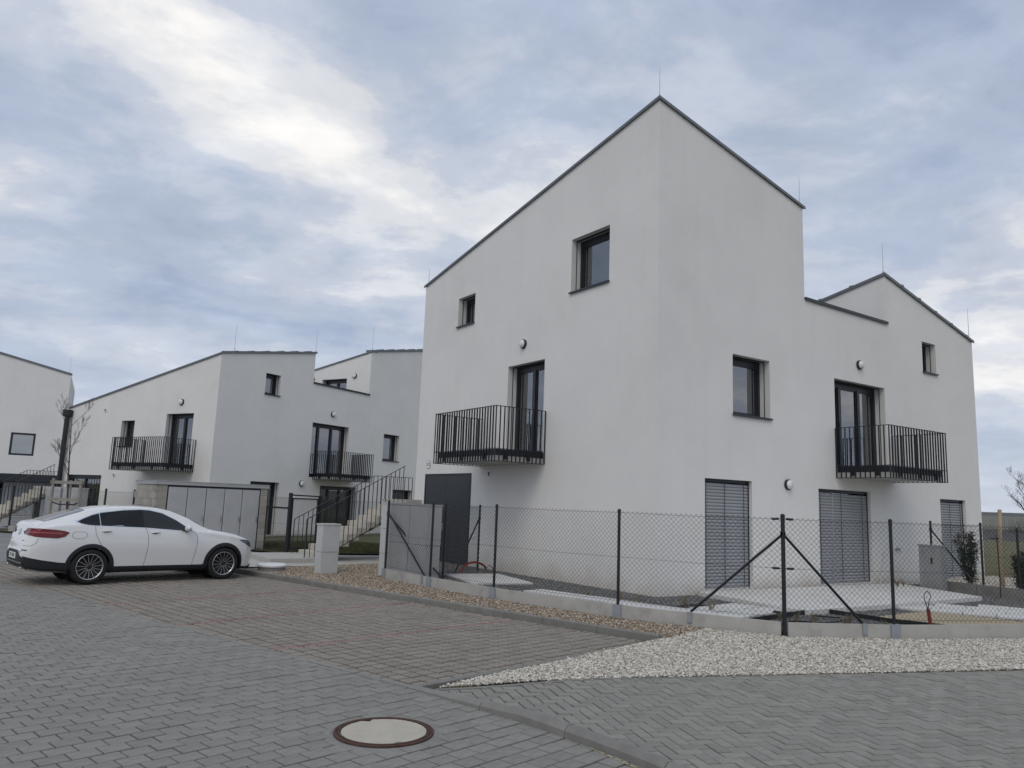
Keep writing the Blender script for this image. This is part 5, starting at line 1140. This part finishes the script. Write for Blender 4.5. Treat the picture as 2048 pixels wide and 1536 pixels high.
def shrub(x, y, z, h, w, label, n, red=0.25, seed=0):
    r_ = np.random.default_rng(seed); root = empty('garden_shrub', (x, y, z), label, 'shrub'); st, lf, lr = MB(), MB(), MB()
    for k in range(9):
        a = r_.uniform(0, 6.28); rr = w*r_.uniform(0.1, 0.9); top = Vector((x+math.cos(a)*rr, y+math.sin(a)*rr, z+h*r_.uniform(0.65, 1.0))); st.tube([(x+math.cos(a)*0.03, y+math.sin(a)*0.03, z), (x+math.cos(a)*rr*0.7, y+math.sin(a)*rr*0.7, z+h*0.4), top], [0.009, 0.006, 0.003], 5)
        m_ = n//9
        for j in range(m_):
            t = r_.uniform(0.08, 1.0)**0.85; p = Vector((x, y, z)).lerp(top, t)+Vector(r_.normal(0, 1, 3))*Vector((0.055, 0.055, 0.03)).length*0.6*(1.25-t*0.7)
            d = Vector(r_.normal(0, 1, 3)); d.z = d.z*0.6+0.3; d.normalize(); s = d.cross(Vector(r_.normal(0, 1, 3))).normalized(); l = r_.uniform(0.035, 0.075); ww = l*0.24
            tgt = lr if (t > 0.8 and r_.random() < red*2.2) else lf; nn = d.cross(s)*ww*0.3
            tgt.add([p, p+d*l*0.45+s*ww+nn, p+d*l, p+d*l*0.45-s*ww+nn, p+d*l*0.5], [(0, 1, 4), (1, 2, 4), (2, 3, 4), (3, 0, 4)])
    st.build('stems', M['bark'], root); o = lf.build('foliage', M['leaf'], root, recalc=False); o['kind'] = 'stuff'
    if lr.v: o = lr.build('young_foliage', M['leaf_r'], root, recalc=False); o['kind'] = 'stuff'
shrub(10.55, 17.75, 0.32, 1.25, 0.50, 'broad evergreen shrub with reddish tips before the last shutter', 2400, 0.35, 3)
shrub(11.02, 16.72, 0.32, 0.85, 0.22, 'small dense evergreen shrub beside the wooden stake', 1300, 0.0, 4)
WS = empty('wooden_stake', (10.78, 16.95, 0.2), 'tall pale wooden stake beside the small evergreen shrub', 'stake'); b = MB(); b.tube([(10.78, 16.95, 0.2), (10.76, 16.97, 1.0), (10.80, 16.96, 2.05)], [0.042, 0.04, 0.038], 12); b.build('pole', M['wood'], WS); b = MB(); b.tube([(10.55, 16.95, 1.42), (10.8, 16.95, 1.42)], 0.012, 6); b.build('tie', M['hose'], WS)
hose('garden_rod', [(10.58, 16.75, 0.15), (10.58, 16.75, 0.8), (10.58, 16.77, 1.5)], 0.010, M['hose'], 'thin black rod in front of the wooden stake', 'rod')
FT = empty('field_tree', (55.6, 82, 0.4), 'leafless tree standing in the far fields beyond the garden', 'tree'); bare_tree(FT, (55.6, 82, 0.3), 6.0, 0.20, 21, 5, 0.62, 8, 0.15)
b = MB()
for k in range(240):
    x, y = rng.normal(57.5, 2.2), rng.normal(83, 1.5); h = rng.uniform(0.8, 2.2); b.tube([(x, y, 0.2), (x+rng.normal(0, 0.4), y, 0.2+h)], [0.02, 0.008], 3)
tag(b.build('hedge_scrub', M['bark'], recalc=False), 'dark leafless scrub at the edge of the far field', 'scrub', kind='stuff')

# ------------------------------------------------------------------ parked car
M['paint'] = mat('white_car_paint', (0.74, 0.735, 0.72), 0.30, coat=1.0, spec=0.5)
M['clad'] = mat('black_cladding', (0.012, 0.013, 0.015), 0.5)
M['glass'] = mat('tinted_glass', (0.004, 0.005, 0.006), 0.02, spec=0.35)
M['glass_l'] = mat('car_glass', (0.016, 0.022, 0.025), 0.02, spec=0.4)
M['taillight'] = mat('tail_lamp_red', (0.13, 0.003, 0.006), 0.15, coat=0.3, spec=0.3)
M['taillight_b'] = mat('tail_lamp_bar', (0.45, 0.08, 0.09), 0.15, coat=0.3)
M['headlight'] = mat('head_lamp', (0.22, 0.24, 0.26), 0.05, 0.6, coat=1.0)
M['chrome'] = mat('chrome', (0.70, 0.71, 0.72), 0.12, 1.0)
M['tyre'] = mat('tyre_rubber', (0.012, 0.012, 0.012), 0.85, var=0.2, vscale=20)
M['rimdark'] = mat('dark_rim', (0.006, 0.006, 0.007), 0.5, 0.0)
M['rim'] = mat('polished_rim', (0.58, 0.58, 0.58), 0.25, 0.9)
M['seam'] = mat('panel_gap', (0.05, 0.05, 0.055), 0.8)
def interp(x, T): return float(np.interp(x, [t[0] for t in T], [t[1] for t in T]))
def smooth_tab(T, n=400, k=9):
    xs = np.linspace(T[0][0], T[-1][0], n); ys = np.interp(xs, [t[0] for t in T], [t[1] for t in T]); pad = np.pad(ys, k, mode='edge'); w = np.hanning(2*k+1); w /= w.sum(); return list(zip(xs, np.convolve(pad, w, 'valid')))
ZT = smooth_tab([(-1.22, .62), (-1.21, .72), (-1.19, .85), (-1.16, 1.0), (-1.12, 1.13), (-1.09, 1.215), (-1.06, 1.262), (-1.0, 1.275), (-0.86, 1.30), (-0.41, 1.455), (-0.12, 1.54), (.22, 1.605), (.6, 1.637), (.95, 1.645), (1.39, 1.62), (1.68, 1.565), (2.07, 1.415), (2.35, 1.25), (2.52, 1.165), (2.7, 1.13), (2.91, 1.10), (3.2, 1.045), (3.4, .985), (3.58, .91), (3.68, .82), (3.74, .70), (3.76, .60)], 800, 7)
ZB = [(-1.22, .52), (-1.19, .40), (-1.12, .32), (-0.9, .27), (-0.4, .24), (0, .22), (2.9, .22), (3.4, .21), (3.65, .22), (3.72, .26), (3.76, .45)]
WT = smooth_tab([(-1.22, .54), (-1.205, .64), (-1.17, .735), (-1.10, .82), (-0.98, .878), (-0.78, .92), (-0.45, .945), (0, .950), (1.4, .938), (2.6, .943), (3.0, .938), (3.25, .905), (3.45, .84), (3.6, .74), (3.7, .61), (3.76, .40)], 600, 6)
ZS = smooth_tab([(-1.22, .57), (-1.10, 1.04), (-0.95, 1.155), (-0.6, 1.215), (-0.2, 1.235), (.3, 1.222), (1.07, 1.182), (1.93, 1.12), (2.4, 1.08), (2.7, 1.04), (3.0, .99), (3.3, .93), (3.6, .83), (3.76, .57)], 300, 8)
WR = smooth_tab([(-1.22, .50), (-1.14, .68), (-1.08, .74), (-0.95, .73), (-0.7, .68), (-0.2, .615), (.5, .60), (1.2, .61), (1.7, .63), (2.1, .70), (2.45, .785), (2.9, .765), (3.3, .70), (3.6, .55), (3.76, .33)], 300, 8)
def section(x):
    zt, zb, w, wr = interp(x, ZT), interp(x, ZB), interp(x, WT), interp(x, WR); zs = min(interp(x, ZS), zt-0.035); wr = min(wr, w*0.93)
    zb = min(zb, zt-0.12); zm = zb+(zs-zb)*0.55
    cab = max(0.0, min(1.0, (zt-zs-0.10)/0.25))
    pts = [(0, zb), (w*0.55, zb), (w*0.86, zb+0.008), (w*0.945, zb+0.05), (w*0.968, zb+0.14*(zs-zb)/0.8), (w*0.985, zb+(zs-zb)*0.35), (w, zm), (w*0.992, zs-(zs-zb)*0.24), (w*0.975, zs-(zs-zb)*0.12), (w*(0.962-0.02*cab), zs-0.004)]
    if cab > 0.02:
        a = w*0.942; pts += [(a+(wr-a)*0.12, zs+(zt-0.06-zs)*0.10), (a+(wr-a)*0.5, zs+(zt-0.06-zs)*0.53), (wr+0.02, zt-0.075)]
    else: pts += [(w*0.93, zs+(zt-zs)*0.25), (w*0.90, zs+(zt-zs)*0.45), (wr+0.03, zt-(zt-zs)*0.38)]
    pts += [(wr*0.93, zt-0.03*cab-(1-cab)*(zt-zs)*0.22), (wr*0.6, zt-0.008), (wr*0.3, zt-0.001), (0, zt)]
    P_ = np.array(pts); res = []
    for i in range(len(P_)-1):
        p0, p1, p2, p3 = P_[max(0, i-1)], P_[i], P_[i+1], P_[min(len(P_)-1, i+2)]
        for k in range(4):
            t = k/4; res.append(0.5*((2*p1)+(p2-p0)*t+(2*p0-5*p1+4*p2-p3)*t*t+(3*p1-p0-3*p2+p3)*t**3))
    res.append(P_[-1]); res = np.array(res); res[:, 0] = np.maximum(res[:, 0], 0); return res
xs = np.concatenate([np.linspace(-1.22, -1.0, 34), np.linspace(-0.98, 3.4, 170)[1:], np.linspace(3.42, 3.76, 36)])
secs = [section(x) for x in xs]; m_ = len(secs[0])
V = []; Fs = []
for x, sc in zip(xs, secs):
    V += [(x, -y, z) for y, z in sc] + [(x, y, z) for y, z in sc[-2:0:-1]]
rn = 2*m_-2
for i in range(len(xs)-1):
    for k in range(rn): Fs.append((i*rn+k, i*rn+(k+1) % rn, (i+1)*rn+(k+1) % rn, (i+1)*rn+k))
Fs.append(tuple(range(rn))); Fs.append(tuple((len(xs)-1)*rn+k for k in range(rn)))
bvh = BVHTree.FromPolygons([Vector(v) for v in V], Fs)
def outw(h, d): return (h[0], (h[1] if h[1].dot(d) < 0 else -h[1])) if h[0] is not None else (None, None)
AX = (0.0, 2.873); AZ = 0.365; RA = 0.405
def keep(f):
    c = [sum(V[i][k] for i in f)/len(f) for k in range(3)]
    if abs(c[1]) < 0.45: return True
    return not any((c[0]-ax)**2+(c[2]-AZ)**2 < RA**2 for ax in AX)
CAR = empty('parked_car', (0, 0, 0), 'white coupe-style SUV with black wheel arches parked in the bay', 'car')
def cpart(name, mb, mt, parent=None, smooth=True, recalc=True):
    o = obj(name, mb.mesh(name, mt, smooth, recalc)); o.parent = parent or CAR; return o
b = MB(); b.add(V, [f for f in Fs if keep(f)]); body = cpart('body', b, M['paint'])
# white body is cut where the black lower cladding begins
def side_hit(x, z, s=-1):
    return outw(bvh.ray_cast(Vector((x, s*2, z)), Vector((0, -s, 0))), Vector((0, -s, 0)))
def patch_side(name, xs_, lo, hi, mt, off=0.004, rows=8, s=-1, parent=None, mirror=True, smooth=True):
    for sd in ((s, -s) if mirror else (s,)):
        b = MB(); Vv = []; n = len(xs_)
        for x in xs_:
            a, e = lo(x), hi(x)
            for r in range(rows+1):
                z = a+(e-a)*r/rows; p, nn = side_hit(x, z, sd)
                if p is None: p, nn = side_hit(x, min(max(z, interp(x, ZB)+0.012), interp(x, ZT)-0.012), sd)
                if p is None: p, nn = Vector((x, sd*0.4, z)), Vector((0, sd, 0))
                Vv.append(p+nn*off)
        b.add(Vv, [(i*(rows+1)+r, i*(rows+1)+r+1, (i+1)*(rows+1)+r+1, (i+1)*(rows+1)+r) for i in range(n-1) for r in range(rows)])
        cpart(name, b, mt, parent, smooth, False)
def lin(T): return lambda x: interp(x, T)
R_ = lambda a, e, n: list(np.linspace(a, e, n))
# lower black cladding: sills and rear bumper
patch_side('cladding', R_(-1.19, -0.36, 46), lin([(-1.19, .41), (-1.12, .33), (-0.9, .28), (-0.36, .25)]), lin([(-1.19, .59), (-1.1, .565), (-0.9, .52), (-0.6, .47), (-0.44, .455), (-0.36, .48)]), M['clad'], 0.006)
patch_side('cladding', R_(0.36, 2.50, 50), lambda x: 0.232, lin([(0.36, .45), (0.46, .365), (2.36, .355), (2.50, .42)]), M['clad'], 0.006)
patch_side('cladding', R_(3.23, 3.70, 20), lin([(3.23, .225), (3.6, .225), (3.7, .27)]), lin([(3.23, .30), (3.5, .27), (3.7, .32)]), M['clad'], 0.006)
for s in (-1, 1):
    for ax in AX:
        b = MB(); Vv = []; n = 44; rr = 4
        for i in range(n+1):
            a = math.radians(-28+236*i/n)
            for r in range(rr+1):
                rad = 0.392+0.083*r/rr; x, z = ax+rad*math.cos(a), AZ+rad*math.sin(a); z = max(z, 0.235); p, nn = side_hit(x, z, s); p = p if p is not None else Vector((x, s*0.9, z)); p = Vector((x, p.y, z)); Vv.append(p+Vector((0, s*(0.012 if r < rr else 0.004), 0)))
        b.add(Vv, [(i*(rr+1)+r, i*(rr+1)+r+1, (i+1)*(rr+1)+r+1, (i+1)*(rr+1)+r) for i in range(n) for r in range(rr)]); cpart('wheel_arch', b, M['clad'], None, True, False)
        b = MB(); Vv = []; n = 30
        for i in range(n+1):
            a = math.radians(-20+220*i/n)
            for y in (0.94, 0.45): Vv.append((ax+0.41*math.cos(a), s*y, AZ+0.41*math.sin(a)))
        b.add(Vv, [(i*2, i*2+1, i*2+3, i*2+2) for i in range(n)]); b.add([(ax+0.41*math.cos(math.radians(t)), s*0.45, AZ+0.41*math.sin(math.radians(t))) for t in range(0, 360, 15)], [tuple(range(24))]); cpart('wheel_well', b, M['clad'], None, False, False)
# glazing
DLO_hi = lin([(-0.29, 1.295), (-0.18, 1.35), (0.0, 1.425), (.20, 1.478), (.64, 1.537), (.98, 1.556), (1.18, 1.545), (1.45, 1.487), (1.74, 1.345), (1.97, 1.19), (2.10, 1.105)])
DLO_lo = lin([(-0.29, 1.29), (-0.22, 1.252), (-0.1, 1.228), (.06, 1.217), (.63, 1.198), (1.07, 1.178), (1.42, 1.152), (1.93, 1.11), (2.10, 1.098)])
patch_side('window_trim', R_(-0.33, 2.15, 90), lambda x: DLO_lo(x)-0.020, lambda x: DLO_hi(x)+0.020, M['chrome'], 0.0025, 10)
patch_side('side_window', R_(-0.29, 0.13, 24), DLO_lo, DLO_hi, M['glass'], 0.006, 10)
patch_side('side_window', R_(0.145, 1.03, 40), DLO_lo, DLO_hi, M['glass'], 0.006, 10)
patch_side('window_pillar', R_(1.03, 1.13, 6), DLO_lo, DLO_hi, M['clad'], 0.006, 10)
patch_side('side_window', R_(1.13, 2.10, 40), DLO_lo, DLO_hi, M['glass_l'], 0.006, 10)
def top_patch(name, xs_, wid, mt, off=0.005, cols=16):
    b = MB(); Vv = []
    for x in xs_:
        w = wid(x)
        for c in range(cols+1):
            y = -w+2*w*c/cols; h = outw(bvh.ray_cast(Vector((x, y, 3)), Vector((0, 0, -1))), Vector((0, 0, -1))); p, nn = h if h[0] is not None else (Vector((x, y, 1)), Vector((0, 0, 1))); Vv.append(p+nn*off)
    n = len(xs_); b.add(Vv, [(i*(cols+1)+c, i*(cols+1)+c+1, (i+1)*(cols+1)+c+1, (i+1)*(cols+1)+c) for i in range(n-1) for c in range(cols)]); cpart(name, b, mt, None, True, False)
M['glass_r'] = mat('rear_glass', (0.10, 0.11, 0.115), 0.04, spec=1.0)
top_patch('rear_window', R_(-0.88, -0.10, 30), lin([(-0.88, .60), (-0.70, .61), (-0.2, .53), (-0.10, .49)]), M['glass_r']); top_patch('windscreen', R_(1.62, 2.45, 24), lin([(1.62, .53), (2.45, .70)]), M['glass_l'])
# lamps
patch_side('tail_light', R_(-1.15, -0.45, 50), lin([(-1.15, 1.015), (-1.05, .982), (-0.9, .968), (-0.66, .955), (-0.53, .985), (-0.45, 1.065)]), lin([(-1.15, 1.135), (-1.1, 1.147), (-0.9, 1.14), (-0.7, 1.125), (-0.53, 1.10), (-0.45, 1.072)]), M['taillight'], 0.010, 8)
patch_side('tail_light_bar', R_(-1.12, -0.58, 30), lin([(-1.12, 1.062), (-0.58, 1.045)]), lin([(-1.12, 1.080), (-0.58, 1.058)]), M['taillight_b'], 0.0125, 2)
patch_side('headlight', R_(3.25, 3.66, 24), lin([(3.25, .895), (3.42, .80), (3.58, .715), (3.66, .70)]), lin([(3.25, .90), (3.40, .885), (3.55, .85), (3.66, .79)]), M['headlight'], 0.008, 8)
patch_side('headlight_rim', R_(3.245, 3.66, 24), lin([(3.245, .896), (3.40, .887), (3.55, .853), (3.66, .795)]), lin([(3.245, .903), (3.40, .900), (3.55, .868), (3.66, .81)]), M['clad'], 0.009, 2)
# rear end: tail lamp continues over the tailgate, number plate, bumper insert, badge
def rear_pt(y, z, off):
    h = outw(bvh.ray_cast(Vector((-3, y, z)), Vector((1, 0, 0))), Vector((1, 0, 0))); return (h[0]+h[1]*off) if h[0] is not None else Vector((-1.15, y, z))
def rear_patch(name, ys, lo, hi, mt, off=0.006, rows=6, parent=None):
    b = MB(); Vv = []
    for y in ys:
        for r in range(rows+1): Vv.append(rear_pt(y, lo(y)+(hi(y)-lo(y))*r/rows, off))
    n = len(ys); b.add(Vv, [(i*(rows+1)+r, i*(rows+1)+r+1, (i+1)*(rows+1)+r+1, (i+1)*(rows+1)+r) for i in range(n-1) for r in range(rows)]); return cpart(name, b, mt, parent, True, False)
for s in (-1, 1): rear_patch('tail_light', [s*v for v in R_(0.52, 0.78, 16)], lambda y: 1.055-0.05*min(1, (abs(y)-0.52)/0.14), lambda y: 1.085+0.06*min(1, (abs(y)-0.52)/0.10), M['taillight'], 0.009)
ri = rear_patch('bumper_insert', R_(-0.74, 0.74, 40), lambda y: 0.43, lambda y: 0.69-max(0, abs(y)-0.36)*0.42, M['clad'], 0.007, 8)
rear_patch('diffuser', R_(-0.70, 0.70, 30), lambda y: 0.345+0.05*(abs(y)/0.7)**2, lambda y: 0.44, M['clad'], 0.012, 4)
rear_patch('diffuser_trim', R_(-0.66, 0.66, 40), lambda y: 0.445, lambda y: 0.468, M['chrome'], 0.014, 2)
def flat_on_rear(y, z, off):   # frame on the tail: centre, right and up vectors
    c = rear_pt(y, z, off); a, b_ = rear_pt(y-0.05, z, off), rear_pt(y+0.05, z, off); u, d = rear_pt(y, z+0.04, off), rear_pt(y, z-0.04, off)
    xd = (a-b_).normalized(); yd = (u-d).normalized(); yd = (yd-xd*yd.dot(xd)).normalized(); return c, xd, yd
c0 = Vector((-1.232, 0, 0.575)); b = MB(); b.box((c0.x, 0, c0.z), 0.012, 0.52, 0.115); pl = cpart('number_plate', b, M['white'], None, False)
def ctext(parent, s_, size, org, xd, yd, mt, ext=0.001):
    o = text(parent, s_, size, org, xd, yd, mt); o.parent = parent; o.matrix_parent_inverse = Matrix.Identity(4); return o
ctext(pl, '5SF 3830', 0.105, (c0.x-0.0075, 0, c0.z), (0, -1, 0), (0, 0, 1), M['black'])
c, xd, yd = flat_on_rear(0, 1.05, 0.006); zd = xd.cross(yd); b = MB()
b.lathe([(0.062, -0.004), (0.066, 0.0), (0.066, 0.006), (0.058, 0.008), (0.056, 0.0)], 28, c, zd)
for k in range(3):
    a = math.radians(90+120*k); t = c+zd*0.005+(xd*math.cos(a)+yd*math.sin(a))*0.058; w = (xd*-math.sin(a)+yd*math.cos(a))*0.011
    b.add([c+zd*0.004-w, t, c+zd*0.004+w, c+zd*0.012], [(0, 1, 3), (1, 2, 3), (0, 2, 3)])
cpart('star_badge', b, M['chrome'], None, False)
c, xd, yd = flat_on_rear(-0.50, 0.89, 0.005); ctext(CAR, '4MATIC', 0.034, c, xd, yd, M['holder']); c, xd, yd = flat_on_rear(0.48, 0.89, 0.005); ctext(CAR, 'GLC', 0.042, c, xd, yd, M['holder'])
for s in (-1, 1):
    b = MB(); b.lathe([(0.07, 0.0), (0.075, 0.05), (0.062, 0.052), (0.058, 0.0)], 20, (-1.13, s*0.56, 0.40), (-1, 0, 0)); o = cpart('exhaust_tip', b, M['chrome']); o.scale = (1, 1, 1)
    rear_patch('reflector_slot', [s*v for v in R_(0.60, 0.76, 8)], lambda y: 0.70, lambda y: 0.72, M['clad'], 0.008, 2)
# grille at the front
def front_pt(y, z, off):
    h = outw(bvh.ray_cast(Vector((6, y, z)), Vector((-1, 0, 0))), Vector((-1, 0, 0))); return (h[0]+h[1]*off) if h[0] is not None else Vector((3.7, y, z))
b = MB(); Vv = []; ys = R_(-0.5, 0.5, 24)
for y in ys:
    for r in range(7): Vv.append(front_pt(y, 0.55+0.23*r/6*(1-0.3*abs(y)), 0.006))
b.add(Vv, [(i*7+r, i*7+r+1, (i+1)*7+r+1, (i+1)*7+r) for i in range(23) for r in range(6)]); cpart('grille', b, M['clad'], None, True, False)
# panel gaps
def seam(pts, w=0.007, s=-1, mt=None, name='panel_gap', close=False, off=0.0035):
    for sd in (s, -s):
        P_ = []
        for (x0, z0), (x1, z1) in zip(pts, pts[1:]):
            for k in range(10): P_.append((x0+(x1-x0)*k/10, z0+(z1-z0)*k/10))
        P_.append(pts[-1]); Q = []
        for i, (x, z) in enumerate(P_):
            a, e = P_[max(0, i-1)], P_[min(len(P_)-1, i+1)]; l = math.hypot(e[0]-a[0], e[1]-a[1]) or 1; nx, nz = -(e[1]-a[1])/l*w/2, (e[0]-a[0])/l*w/2
            for q in (1, -1):
                p, nn = side_hit(x+nx*q, z+nz*q, sd); p = p if p is not None else Vector((x, sd*.9, z)); nn = nn or Vector((0, sd, 0)); Q.append(p+nn*off)
        b = MB(); b.add(Q, [(2*i, 2*i+1, 2*i+3, 2*i+2) for i in range(len(P_)-1)]); cpart(name, b, mt or M['seam'], None, False, False)
seam([(2.12, 1.10), (2.20, 1.0), (2.215, 0.85), (2.18, 0.6), (2.13, 0.36)]); seam([(1.06, 1.178), (1.12, 1.0), (1.135, 0.82), (1.11, 0.55), (1.07, 0.36)]); seam([(0.03, 1.215), (0.05, 1.05), (0.12, 0.90), (0.19, 0.80)])
seam([(-0.34, 0.945), (-0.17, 0.945), (-0.115, 0.99), (-0.115, 1.045), (-0.16, 1.085), (-0.34, 1.085), (-0.395, 1.045), (-0.395, 0.99), (-0.34, 0.945)], 0.006)
seam([(-1.19, 0.80), (-1.1, 0.795), (-1.02, 0.85), (-0.99, 0.95)], 0.006)
M['crease'] = M['paint']
# door handles, mirrors
for s in (-1, 1):
    for x, hz in ((0.16, 1.095), (1.17, 1.065)):
        p, nn = side_hit(x+0.09, hz, s); b = MB(); b.tube([Vector((x, p.y, hz))+nn*0.004, Vector((x+0.04, p.y, hz+0.003))+nn*0.028, Vector((x+0.15, p.y, hz+0.007))+nn*0.028, Vector((x+0.20, p.y, hz+0.005))+nn*0.004], [0.009, 0.014, 0.014, 0.010], 8); h_ = cpart('door_handle', b, M['paint'])
        b = MB(); b.tube([Vector((x+0.045, p.y, hz-0.010))+nn*0.006, Vector((x+0.145, p.y, hz-0.007))+nn*0.006], 0.013, 8); o = cpart('handle_recess', b, M['seam'], h_)
    p, nn = side_hit(1.95, 1.10, s); c = Vector((1.93, p.y+s*0.13, 1.175)); b = MB(); Vv = []; n1_, n2_ = 14, 10
    for i in range(n2_+1):
        t = math.pi*i/n2_
        for k in range(n1_):
            a = 2*math.pi*k/n1_; Vv.append((c.x+0.085*math.sin(t)*math.cos(a)*(1.1 if math.cos(a) > 0 else 0.7), c.y-s*0.115*math.cos(t), c.z+0.072*math.sin(t)*math.sin(a)))
    b.add(Vv, [(i*n1_+k, i*n1_+(k+1) % n1_, (i+1)*n1_+(k+1) % n1_, (i+1)*n1_+k) for i in range(n2_) for k in range(n1_)]); mi_ = cpart('wing_mirror', b, M['paint'])
    b = MB(); b.bar((1.96, p.y, 1.105), (1.94, c.y, 1.115), 0.07, 0.035); cpart('mirror_foot', b, M['clad'], mi_, False)
# wheels
def wheel(x, s):
    y = s*0.825; ax = Vector((0, s, 0)); c = Vector((x, y, AZ)); b = MB()
    b.lathe([(0.255, -0.11), (0.30, -0.125), (0.345, -0.118), (0.362, -0.09), (0.365, 0.0), (0.362, 0.085), (0.345, 0.113), (0.30, 0.122), (0.262, 0.112), (0.255, 0.09)], 48, c, ax); w = cpart('wheel', b, M['tyre'])
    b = MB(); b.lathe([(0.258, 0.02), (0.05, 0.02), (0.0001, 0.022)], 40, c, ax); cpart('rim_disc', b, M['rimdark'], w)
    b = MB(); b.lathe([(0.246, 0.085), (0.262, 0.112), (0.266, 0.118), (0.258, 0.119), (0.248, 0.11), (0.244, 0.085)], 56, c, ax); cpart('rim_edge', b, M['rim'], w)
    q = MB(); q.lathe([(0.17, 0.035), (0.17, 0.045), (0.11, 0.047)], 30, c, ax); cpart('brake_disc', q, M['holder'], w)
    u0, v0 = Vector((1, 0, 0)), Vector((0, 0, 1)); sp = MB(); dk = MB(); n = 15; ph = 0.12 if x < 1 else 0.3
    for k in range(n):
        a = 2*math.pi*k/n+ph; d = u0*math.cos(a)+v0*math.sin(a); t = u0*-math.sin(a)+v0*math.cos(a)
        A_, B_ = c+d*0.045+ax*0.098, c+d*0.252+ax*0.112
        sp.hexa([A_-t*0.005, B_-t*0.0045, B_+t*0.0045, A_+t*0.005, A_-t*0.004+ax*0.006, B_-t*0.0035+ax*0.004, B_+t*0.0035+ax*0.004, A_+t*0.004+ax*0.006])
        dk.hexa([A_-t*0.011-ax*0.04, B_-t*0.009-ax*0.03, B_+t*0.009-ax*0.03, A_+t*0.011-ax*0.04, A_-t*0.008-ax*0.001, B_-t*0.007-ax*0.001, B_+t*0.007-ax*0.001, A_+t*0.008-ax*0.001])
    o = cpart('spokes', sp, M['rim'], w, False); o['kind'] = 'stuff'; o = cpart('spoke_backs', dk, M['rimdark'], w, False); o['kind'] = 'stuff'
    b = MB(); b.lathe([(0.052, 0.09), (0.05, 0.105), (0.035, 0.112), (0.0001, 0.113)], 24, c, ax); cpart('hub_cap', b, M['rimdark'], w)
for x in AX:
    for s in (-1, 1): wheel(x, s)
# pose: right-hand wheels on the bay, nose to the kerb
ks = 2.56/2.873; hd = math.radians(43.7); CAR.scale = (ks, ks, ks); CAR.rotation_euler = (0, 0, hd)
R3 = Matrix.Rotation(hd, 3, 'Z'); CAR.location = Vector((-7.82, 14.75, 0.004)) - R3 @ Vector((0, -0.825*ks, 0))
